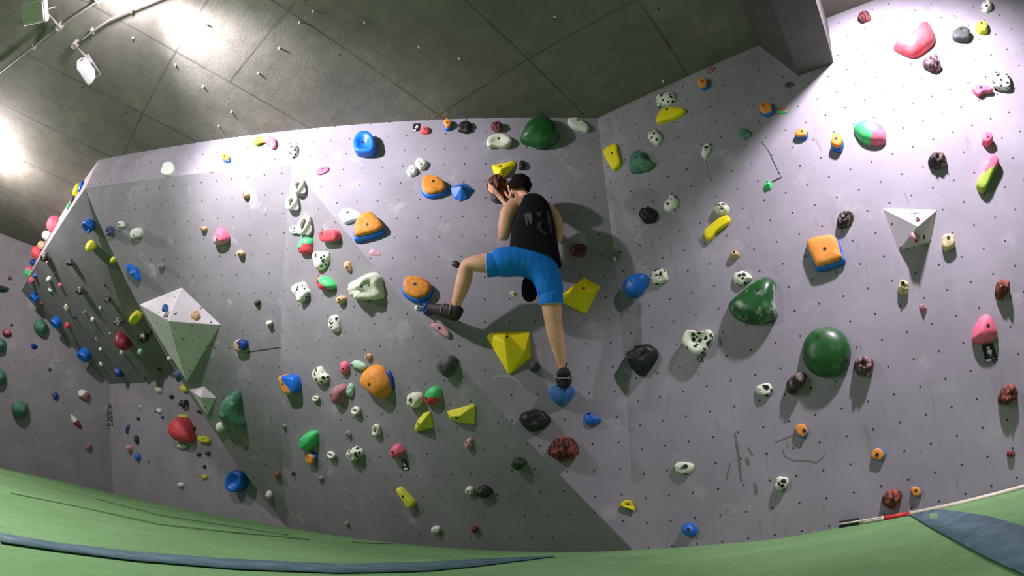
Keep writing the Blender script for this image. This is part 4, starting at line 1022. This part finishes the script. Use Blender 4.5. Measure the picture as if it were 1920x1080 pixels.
# face, towards the wall: nose, brow, chin, ears
vtx(PT(969, 352, 3.80)+V((0, .105, -.01)), .012, hd)
vtx(PT(973, 360, 3.80)+V((0, .075, -.045)), .026, hd)
ear = vtx(PT(963, 357, 3.80), .016, hd)
person = skin_obj('person', VS, ED, skinm)
tag(person, 'climber seen from behind in black tank top and blue shorts, legs spread', 'person')
bl = lambda a, b: (VS[a][0]-VS[b][0]).length
print('bones', 'thigh', round((PT(982, 492, 3.7)-PT(880, 497, 3.73)).length, 2), 'shin', round((PT(880, 497, 3.73)-PT(853, 577, 3.89)).length, 2), 'torso', round(bl(pel, nk), 2), 'R', round((PT(1026, 500, 3.71)-PT(1037, 600, 3.79)).length, 2), round((PT(1037, 600, 3.79)-PT(1054, 686, 3.92)).length, 2))
def ringloft(name, rings, mat, parent=None, n=28, cap=(False, True), pw=2.3):
    """rings: (left point, right point, half depth, depth axis) -> closed loft"""
    vs, fs = [], []
    for L, Rr, dp, ax in rings:
        c = (L+Rr)/2; u = (Rr-L)/2; ax = V(ax).normalized()
        for k in range(n):
            a = 2*math.pi*k/n; ca, sa = math.cos(a), math.sin(a)
            x = math.copysign(abs(ca)**(2/pw), ca); y = math.copysign(abs(sa)**(2/pw), sa)
            vs.append(c+u*x+ax*dp*y)
    for j in range(len(rings)-1):
        for k in range(n): fs.append((j*n+k, j*n+(k+1) % n, (j+1)*n+(k+1) % n, (j+1)*n+k))
    if cap[0]: fs.append(tuple(range(n)))
    if cap[1]: fs.append(tuple((len(rings)-1)*n+k for k in range(n)))
    o = mesh_obj(name, vs, fs, mat, parent=parent); fix_normals(o); return o
yb = (0, 1, 0)
R_ = [((955, 474), (1053, 498), .13, 3.685), ((956, 449), (1048, 470), .125, 3.685), ((958, 430), (1044, 444), .128, 3.685), ((965, 412), (1040, 420), .13, 3.69), ((971, 396), (1035, 398), .13, 3.70), ((973, 382), (1027, 382), .11, 3.715), ((976, 373), (1017, 370), .075, 3.735), ((984, 368.5), (1007, 366.5), .045, 3.75)]
shirt = ringloft('tank_top', [(PT(*a, y), PT(*b, y), d, yb) for a, b, d, y in R_], blackm, person)
shirt['label'] = 'black tank top'
sm = shirt.modifiers.new('smooth', 'SUBSURF'); sm.levels = 1; sm.render_levels = 2
# faded print on the back: carried on the cloth
SB = BVHTree.FromPolygons([v.co.copy() for v in shirt.data.vertices], [list(p.vertices) for p in shirt.data.polygons])
pv, pf = [], []
def decal(pts, bvh, vs, fs, off=.006):
    """an outline filled and carried on a surface"""
    k = len(vs); cx = sum(p[0] for p in pts)/len(pts); cy = sum(p[1] for p in pts)/len(pts)
    P = [(cx, cy)]+[(x, y) for x, y in pts]
    for x, y in P:
        l, n, i, d = bvh.ray_cast(EYE, ray(x, y))
        if l is None: l, n = at_y(x, y, 3.6), V((0, -1, 0))
        if n.dot(EYE-l) < 0: n = -n
        vs.append(l+n*off)
    m = len(pts)
    for i in range(m): fs.append((k, k+1+i, k+1+(i+1) % m))
for pts in [[(982, 402), (990, 399), (998, 401), (999, 410), (998, 420), (994, 423), (993, 411), (990, 405), (988, 409), (989, 418), (992, 423), (987, 424), (985, 413)],
            [(1003, 399), (1015, 397), (1014, 404), (1012, 408), (1008, 403)], [(1023, 397), (1029, 396), (1032, 410), (1035, 436), (1033, 441), (1028, 425), (1025, 412)],
            [(1008, 418), (1014, 416), (1016, 422), (1011, 426), (1018, 432), (1027, 440), (1022, 441), (1012, 434), (1007, 427)]]:
    decal(pts, SB, pv, pf)
pr_ = mesh_obj('shirt_print', pv, pf, printm, parent=shirt); pr_['label'] = 'faded grey print on the back'
# shorts: pelvis and two legs, grown as one surface
SV, SE = [], []
def sv_(p, r, prev=None):
    SV.append((p, r)); 
    if prev is not None: SE.append((prev, len(SV)-1))
    return len(SV)-1
a0 = sv_(PT(1006, 490, 3.695), .165)
w0 = sv_(PT(999, 466, 3.695), .155, a0)
l1 = sv_(PT(974, 486, 3.69), .165, a0); l2 = sv_(PT(946, 490, 3.69), .145, l1); l3 = sv_(PT(918, 496, 3.695), .115, l2)
r1 = sv_(PT(1027, 512, 3.70), .145, a0); r2 = sv_(PT(1032, 540, 3.72), .122, r1); r3 = sv_(PT(1034, 566, 3.74), .104, r2)
shorts = skin_obj('shorts', SV, SE, shortm, 0, person); shorts['label'] = 'bright blue shorts'
for (px, py, y, qx, qy, qy2, r) in [(917, 497, 3.695, 900, 498, 3.70, .1), (1034, 567, 3.74, 1035, 590, 3.77, .096)]:
    c = PT(px, py, y); d = (PT(qx, qy, qy2)-c).normalized()
    pts = [c-d*.01, c+d*.012]
    vs, fs = tube([c-d*.10, c-d*.06, c-d*.02, c+d*.010, c+d*.016], [r*.9, r*.985, r*1.0, r*1.0, r*.97], 28, False)
    h = mesh_obj('hem', vs, fs, shortm if False else shortm, parent=shorts); h.name = 'leg_opening'
    md = h.modifiers.new('thickness', 'SOLIDIFY'); md.thickness = .004
    vs, fs = tube([c+d*.009, c+d*.017], [r*.985, r*.975], 28, False)
    h = mesh_obj('hem', vs, fs, hemm, parent=shorts); h['label'] = 'pale hem'
    md = h.modifiers.new('thickness', 'SOLIDIFY'); md.thickness = .006
# hair: cap over the back of the head, ragged lower edge
hc = PT(976, 350, 3.79); vs, fs = [], []
hn, hm = 28, 14
ax = (PT(975, 335, 3.8)-PT(980, 364, 3.78)).normalized(); si = (V((1, 0, 0))-ax*ax.x).normalized(); bk = ax.cross(si)
if bk.y > 0: bk = -bk
for j in range(hm+1):
    ph = math.pi*.5-j/hm*math.pi*.78
    for k in range(hn):
        a = 2*math.pi*k/hn; rr = math.cos(ph); z = math.sin(ph)
        back = math.cos(a)            # 1 at the back of the head
        low = .38+.62*max(0, back)**.6 if z < 0 else 1
        wv_ = 1+.05*math.sin(a*7+j)+.04*math.sin(a*13+j*2)
        x, y_ = math.sin(a)*rr*.104*wv_, back*rr*.113*wv_
        zz = z*(.122 if z > 0 else .112*low)
        vs.append(hc+si*x+bk*(y_+.008)+ax*zz)
for j in range(hm):
    for k in range(hn): fs.append((j*hn+k, j*hn+(k+1) % hn, (j+1)*hn+(k+1) % hn, (j+1)*hn+k))
fs.append(tuple(range(hn)))
hair = mesh_obj('hair', vs, fs, hairm, parent=person); fix_normals(hair); hair['label'] = 'short dark hair'
# ear shell
ec = PT(962.5, 359, 3.765); vs, fs = tube([ec+ax*z+si*x for z, x in ((-.026, .004), (-.018, -.006), (0, -.010), (.02, -.010), (.03, 0.0), (.022, .008))], [.006, .009, .010, .010, .009, .006], 8)
e = mesh_obj('ear', vs, fs, skinm, parent=person); fix_normals(e)
for s in (-1, 1):
    c = PT(972, 351, 3.80)+V((s*.032, .074, .0)); vs, fs = dome([(math.cos(a*.52)*.012, math.sin(a*.52)*.012) for a in range(12)], .008, 'D')
    e = mesh_obj('eye', [c+V((p.x, p.z, p.y)) for p in vs], fs, m_plain('eye', '#e8e4de', .3), parent=person); fix_normals(e)
# climbing shoes
def shoe(path, widths, heights, upv, label):
    rings = []
    P = [PT(*p) for p in path]; upv = V(upv).normalized()
    for i, p in enumerate(P):
        t_ = (P[min(i+1, len(P)-1)]-P[max(i-1, 0)]).normalized(); s_ = t_.cross(upv).normalized(); u_ = s_.cross(t_)
        rings.append((p-s_*widths[i], p+s_*widths[i], heights[i], u_))
    o = ringloft('climbing_shoe', rings, shoem, person, 20, (True, True), 2.6); o['label'] = label
    m = o.modifiers.new('smooth', 'SUBSURF'); m.levels = 1; m.render_levels = 1
    for i in (2, 3):
        L, Rr, dp, u_ = rings[i]; c = (L+Rr)/2; s_ = (Rr-L).normalized(); w_ = widths[i]
        pts = [c+s_*math.cos(a)*(w_+.003)+u_*math.sin(a)*(dp+.004) for a in [math.pi*k/12 for k in range(-1, 14)]]
        vs, fs = tube(pts, .0055, 6); st = mesh_obj('strap', vs, fs, strapm, parent=o); fix_normals(st)
    return o, rings
s1_, rg = shoe([(866, 592, 3.905), (860, 588, 3.90), (848, 585, 3.905), (833, 583, 3.93), (818, 580, 3.965), (806, 576, 3.99), (801, 573, 4.0)], [.026, .05, .052, .05, .05, .04, .016], [.045, .07, .07, .058, .046, .034, .014], (.15, -.5, 1), 'left climbing shoe with straps')
vs, fs = box(PT(845, 569, 3.86), .026, .012, .04); tb_ = mesh_obj('pull_tab', vs, fs, tabm, parent=s1_, smooth=False); bevel(tb_, .004)
s2_, rg = shoe([(1056, 690, 3.90), (1057, 697, 3.895), (1057, 706, 3.90), (1057, 714, 3.93), (1057, 721, 3.965), (1057, 726, 4.0)], [.034, .056, .066, .068, .058, .024], [.035, .05, .058, .054, .044, .02], (0, -1, .9), 'right climbing shoe seen from the heel')
for x_, sgn in ((1048, -1), (1065, 1)):
    vs, fs = tube([PT(1057+sgn*4, 690, 3.885), PT(1057+sgn*11, 700, 3.875), PT(1057+sgn*13, 712, 3.885), PT(1057+sgn*8, 718, 3.90)], .006, 6); st = mesh_obj('strap', vs, fs, shoem, parent=s2_); fix_normals(st)
vs, fs = tube([PT(1060, 692, 3.90), PT(1062, 680, 3.89)], .007, 6); st = mesh_obj('pull_tab', vs, fs, shoem, parent=s2_); fix_normals(st)
# chalk bag hanging at the waist, showing between the thighs
cb_ = PT(991, 545, 3.90)
rb = [(PT(993-w_*1.15, y_-2, 3.86), PT(993+w_*1.15, y_-2, 3.86), d_, yb) for w_, y_, d_ in ((7, 519, .03), (12, 528, .055), (14, 542, .062), (13, 556, .06), (9, 564, .045), (3, 567, .015))]
bag = ringloft('chalk_bag', rb, blackm, None, 20, (True, True)); tag(bag, 'black chalk bag hanging behind the climber between his thighs', 'chalk bag')
m = bag.modifiers.new('smooth', 'SUBSURF'); m.levels = 1; m.render_levels = 1
vs, fs = tube([PT(991, 522, 3.88), PT(996, 500, 3.83), PT(1000, 480, 3.80)], .008, 6); st = mesh_obj('cord', vs, fs, blackm, parent=bag); fix_normals(st)
# ---------------------------------------------------------------- black route cards with white marks
cardm = m_plain('black card', '#1f1c28', .4, .5, .05, 0); whitem = m_plain('white ink', '#e6e0ee', .5, .3, .02, 0); purm = m_plain('violet ink', '#5a4590', .5, .3, .02, 0)
def card(quad, marks, label):
    """corners TL TR BR BL in the photo; marks are outlines in card units (0..1, y down)"""
    c = cast(sum(q[0] for q in quad)/4, sum(q[1] for q in quad)/4); p0, n, nm = c
    W = [hitp(x, y, p0+n*.006, n) for x, y in quad]
    o = mesh_obj('route_card', W+[w_-n*.005 for w_ in W], [(0, 1, 2, 3), (4, 7, 6, 5), (0, 4, 5, 1), (1, 5, 6, 2), (2, 6, 7, 3), (3, 7, 4, 0)], cardm, smooth=False)
    fix_normals(o); tag(o, label, 'card', 'black route cards pinned to the wall')
    vs, fs = [], []
    for pts in marks:
        k = len(vs)
        for u_, v_ in pts: vs.append(W[0]*(1-u_)*(1-v_)+W[1]*u_*(1-v_)+W[2]*u_*v_+W[3]*(1-u_)*v_+n*.0015)
        fs.append(tuple(range(k, len(vs))))
    mk = mesh_obj('card_print', vs, fs, whitem, parent=o, smooth=False)
    return o
ell = lambda cx, cy, rx, ry, n=14: [(cx+rx*math.cos(2*math.pi*i/n), cy+ry*math.sin(2*math.pi*i/n)) for i in range(n)]
bag_mark = [[(.36, .17), (.62, .14), (.64, .25), (.40, .28)], ell(.52, .45, .22, .13), [(.36, .5), (.7, .5), (.62, .62), (.5, .66), (.42, .6)], [(.3, .73), (.68, .7), (.68, .72), (.3, .75)], [(.04, .84), (.5, .82), (.5, .97), (.04, .98)], ell(.62, .86, .05, .03), ell(.8, .85, .05, .03)]
card([(1840, 648), (1861, 642.5), (1871, 675), (1849, 680)], bag_mark, 'black card with white bag emblem under the pink shield hold')
card([(775.5, 232), (788.5, 231.5), (786, 246), (773, 246)], [ell(.55, .42, .17, .2), ell(.42, .5, .15, .13), [(.02, .82), (.5, .8), (.5, .98), (.0, .98)]], 'small black card with white mark at the top left of the red hold')
card([(752, 862), (760, 861), (768, 880), (756, 882)], [ell(.4, .25, .14, .07), ell(.45, .5, .25, .15), ell(.45, .86, .3, .12)], 'black card hanging below the pink hold on the dark overhang')
# ---------------------------------------------------------------- lettering on the far walls, reading upwards
def letters(text, x0, y0, x1, y1, size, label, mirror=False):
    fc = bpy.data.curves.new('wall_lettering', 'FONT'); fc.body = text; fc.size = 1; fc.extrude = .002; fc.align_x = 'LEFT'
    tmp = link(bpy.data.objects.new('wall_lettering_source', fc)); bpy.context.view_layer.update()
    me = bpy.data.meshes.new_from_object(tmp.evaluated_get(bpy.context.evaluated_depsgraph_get())); bpy.data.objects.remove(tmp)
    me.materials.clear(); me.materials.append(M['boltm']); o = link(bpy.data.objects.new('wall_lettering', me))
    a = cast(x0, y0); b = cast(x1, y1); p, n, nm = a; q = hitp(x1, y1, p, n)
    X = (q-p).normalized(); Y = n.cross(X)
    bpy.context.view_layer.update()
    Lw = o.dimensions.x or 1; s = (q-p).length/Lw
    mw = Matrix.Translation(p+n*.004) @ Matrix((X, Y, n)).transposed().to_4x4() @ Matrix.Diagonal((s, s*size, 1, 1))
    o.matrix_world = mw
    tag(o, label, 'lettering', 'black lettering on the wall'); return o
letters('AREA 41', 202, 757, 199.5, 803, 1.15, 'black lettering reading down the far wall beside the corner')
letters('AREA 41', 213, 799, 209.5, 756, 1.0, 'black lettering reading up the low panel beside the corner')
# faint scribbled maker's mark on the triangular volume
vs, fs = [], []
for pts in [[(1697, 401), (1699, 399)], [(1706, 401), (1709, 400), (1713, 401)], [(1714, 400), (1718, 398.6), (1723, 400)], [(1724, 400.5), (1728, 400.8)], [(1730, 400), (1733, 401)]]:
    P = []
    for x, y in pts: P.append(hitp(x, y, VR[0][0]+VR[0][1]*.002, VR[0][1]))
    k = tube(P, .0035, 5); vs, fs = join((vs, fs), k)
mk = mesh_obj('pencil_mark', vs, fs, M['ash']); tag(mk, 'faint grey pencilled mark along the top of the triangular volume', 'mark')
# ---------------------------------------------------------------- brush pole lying along the foot of the right wall
pw = m_plain('white painted pole', '#e3d9cb', .5, .4, .05, 0); prd = m_plain('red painted pole', '#cf3b3b', .5, .4, .05, 0)
def near_wall(px, py, off):
    n = RH[1]; return hitp(px, py, RH[0]+n*off, n)
a = near_wall(1612, 980.5, .07); b = near_wall(1657, 971.5, .07); c = near_wall(1705, 963.5, .07); d = near_wall(1925, 911, .07)
d2 = c+(d-c)*1.5
def rod(name, p, q, r, mat, parent=None):
    vs, fs = tube([p, q], r, 14); o = mesh_obj(name, vs, fs, mat, parent=parent); fix_normals(o); return o
pole = rod('brush_pole', c, d2, .016, pw)
tag(pole, 'long white and red pole with black brush head lying against the right wall', 'brush pole')
rd_ = rod('red_band', b, c, .0165, prd, pole); rd_['label'] = 'red band'
rod('pole_end', a, b, .0165, pw, pole)
hb0 = near_wall(1573, 985, .075); hb1 = near_wall(1611, 978, .075); X = (hb1-hb0).normalized(); n = RH[1]; Z_ = X.cross(n).normalized()
vs, fs = box((hb0+hb1)/2, (hb1-hb0).length, .05, .055, Matrix((X, n, Z_)).transposed()); bh = mesh_obj('brush_head', vs, fs, M['black'], parent=pole, smooth=False); bevel(bh, .006); bh['label'] = 'black brush head'
rod('handle_rail', near_wall(1572, 983, .11), near_wall(1652, 970, .11), .006, pw, pole)
# ---------------------------------------------------------------- conduit and floodlights under the ceiling
galv = m_plain('galvanised conduit', '#a09a98', .45, .5, .08, 0); lampw = m_plain('white lamp housing', '#e8e2ea', .45, .5, .05, 0)
lg = NT('lamp glass'); lampg = lg.fin((.6, .5, .56, 1), .6, .3)
def C_(px, py, dz=.05): return at_z(px, py, HC-dz)
def conduit(pts, clips, label):
    P = [C_(*p) for p in pts]; vs, fs = tube(P, .0125, 12); o = mesh_obj('conduit', vs, fs, galv); fix_normals(o)
    tag(o, label, 'conduit', 'conduits under the ceiling')
    for q in clips:
        c = C_(*q); d_ = (P[-1]-P[0]).normalized(); s_ = V((0, 0, 1)).cross(d_)
        vs, fs = box(c+V((0, 0, .02)), .03, .07, .045, Matrix((d_, s_, V((0, 0, 1)))).transposed()); k = mesh_obj('clip', vs, fs, galv, parent=o, smooth=False); bevel(k, .004)
    return o
c1_ = conduit([(-60, 177), (0, 136), (60, 90), (111, 50), (185, 1), (230, -35)], [(61, 90), (181, 3)], 'upper conduit crossing the top left corner of the ceiling')
c2_ = conduit([(141, 85), (172, 60), (206, 37), (243, 20), (290, 0), (330, -20)], [(172, 60), (243, 20)], 'lower conduit ending in a round box above the floodlight')
for (x, y), pr2 in (((111, 50), c1_), ((141, 84), c2_)):
    c = C_(x, y, .05); vs, fs = tube([c+V((0, 0, -.03)), c+V((0, 0, .05))], [.045, .045], 20); k = mesh_obj('junction_box', vs, fs, galv, parent=pr2); fix_normals(k); bevel(k, .006)
vs, fs = tube([C_(111, 50), C_(97, 33)], .012, 10); k = mesh_obj('conduit_branch', vs, fs, galv, parent=c1_); fix_normals(k)
def floodlight(px, py, dz, size, aim, label, arm, glassdir):
    c = C_(px, py, dz); f = (V(aim)-c).normalized(); s_ = f.cross(V((0, 0, 1))).normalized(); u_ = s_.cross(f)
    Rm = Matrix((s_, u_, f)).transposed()
    e = link(bpy.data.objects.new('floodlight', None)); e.location = c; tag(e, label, 'floodlight', 'floodlights under the ceiling')
    inv = Matrix.Translation(-c)
    w_, h_, d_ = size
    vs = []
    for z, k in ((-d_*.5, .55), (-d_*.35, .85), (d_*.1, 1), (d_*.5, 1.0)):
        for a, b in ((-1, -1), (1, -1), (1, 1), (-1, 1)): vs.append(Rm @ V((a*w_/2*k, b*h_/2*k, z)))
    fs = [(3, 2, 1, 0)]+[(j*4+i, j*4+(i+1) % 4, j*4+4+(i+1) % 4, j*4+4+i) for j in range(3) for i in range(4)]+[(12, 13, 14, 15)]
    hs = mesh_obj('housing', vs, fs, lampw, parent=e, smooth=False); fix_normals(hs); bevel(hs, .012, 3)
    vs, fs = box((0, 0, 0), w_*.86, h_*.8, .012); g = mesh_obj('glass', [Rm @ (v+V((0, 0, d_*.5+.004))) for v in vs], fs, lampg, parent=e, smooth=False); bevel(g, .003)
    P = [Rm @ V((-w_/2-.01, 0, 0)), Rm @ V((-w_/2-.02, 0, -.1)), Rm @ V((w_/2+.02, 0, -.1)), Rm @ V((w_/2+.01, 0, 0))]
    vs, fs = tube(P, .008, 8); k = mesh_obj('bracket', vs, fs, galv, parent=e); fix_normals(k)
    top = C_(*arm)-c; vs, fs = tube([Rm @ V((0, 0, -.1)), (Rm @ V((0, 0, -.1)))*.4+top*.6, top], .011, 8); k = mesh_obj('arm', vs, fs, galv, parent=e); fix_normals(k)
    return e
floodlight(163, 131, .30, (.26, .2, .13), (-7.4, 2.2, 1.8), 'small white floodlight hanging below the end of the lower conduit', (141, 86), None)
floodlight(68, 22, .22, (.36, .24, .1), (-4.2, -.6, 0), 'grey fronted floodlight in the top left corner beside the conduit', (97, 33), None)
# little anchor plugs left in the ceiling
for i, (x, y) in enumerate([(250, 70), (329, 121), (381, 161), (411, 235), (434, 209), (388, 46), (588, 20), (562, 41), (684, 41), (786, 88), (861, 109), (484, 137), (1040, 31), (1243, 152), (524, 90)]):
    c = at_z(x, y, HC); vs, fs = tube([c+V((0, 0, .01)), c-V((0, 0, .02))], [.011, .009], 8); o = mesh_obj('ceiling_plug', vs, fs, lampw); fix_normals(o)
    tag(o, 'tiny pale anchor plug in the dark concrete ceiling', 'plug', 'anchor plugs in the ceiling')
# ---------------------------------------------------------------- every hold's label names its panel too where that is missing
# ---------------------------------------------------------------- camera, lights, view
cd = bpy.data.cameras.new('camera'); cam = link(bpy.data.objects.new('camera', cd))
R = CW.to_4x4()
cam.matrix_world = Matrix.Translation(EYE) @ R
cd.type = 'PANO'; cd.sensor_width = 36; cd.sensor_fit = 'HORIZONTAL'; cd.clip_end = 200; cd.clip_start = .01
cp = cd.cycles if hasattr(cd, 'cycles') else cd
cp.panorama_type = 'FISHEYE_LENS_POLYNOMIAL'
cp.fisheye_fov = math.radians(170)
cp.fisheye_polynomial_k0 = 0; cp.fisheye_polynomial_k1 = -1/18.0
for k in ('k2', 'k3', 'k4'): setattr(cp, 'fisheye_polynomial_'+k, 0)
sc.camera = cam
def lamp(name, loc, power, colr=(1, .95, 1), r=.08, spot=None, aim=None, blend=.6):
    ld = bpy.data.lights.new(name, 'SPOT' if spot else 'POINT'); ld.energy = power; ld.color = colr; ld.shadow_soft_size = r
    o = link(bpy.data.objects.new(name, ld)); o.location = loc
    if spot:
        ld.spot_size = math.radians(spot); ld.spot_blend = blend
        o.rotation_euler = (V(aim)-V(loc)).to_track_quat('-Z', 'Y').to_euler()
    return o
# floodlight throwing on the centre and slope panels, from near the ceiling on the left
LA = V((-3.42, 1.62, HC-.26))
lamp('flood_lamp', LA, 110, (1, .88, .97), .06)
lamp('flood_lamp', LA+V((0, .05, -.05)), 900, (1, .9, 1), .07, 84, (-2.35, 4.0, 3.75), 1.0)
lamp('flood_lamp', LA+V((0, .05, -.06)), 120, (1, .95, 1), .07, 140, (-2.6, 4.0, 2.6), .8)
# floodlight far left beside the prow
LB = V((-7.7, 3.1, HC-.38))
lamp('flood_lamp', LB, 270, (1, .87, .9), .07)
lamp('flood_lamp', LB+V((0, .05, -.05)), 40, (1, .94, .98), .07, 130, (-6.5, 6.0, 1.5), .9)
# floodlight right of the beam
LC = hp(3.25, 1.4, HC-.17)
lamp('flood_lamp', LC, 820, (1, .86, 1), .1, 122, hp(3.1, 0, 2.6), 1.0)
lamp('flood_lamp', LC, 14, (1, .93, 1), .1)
def panel(loc, sx, sy, power, colr=(1, .97, 1)):
    ld = bpy.data.lights.new('ceiling_lamp', 'AREA'); ld.shape = 'RECTANGLE'; ld.size = sx; ld.size_y = sy; ld.energy = power; ld.color = colr
    o = link(bpy.data.objects.new('ceiling_lamp', ld)); ld.spread = math.radians(110); o.location = loc; return o
panel((-3.6, -1.2, HC-.1), 1.6, .6, 170)
panel((1.5, -2.4, HC-.1), 1.6, .6, 55)
w = bpy.data.worlds.new('world'); sc.world = w; w.use_nodes = True
w.node_tree.nodes['Background'].inputs[0].default_value = (.93, 1, .97, 1); w.node_tree.nodes['Background'].inputs[1].default_value = .08
sc.view_settings.view_transform = 'Standard'; sc.view_settings.look = 'None'; sc.view_settings.exposure = 0.22; sc.view_settings.gamma = 1
sc.view_settings.use_curve_mapping = False
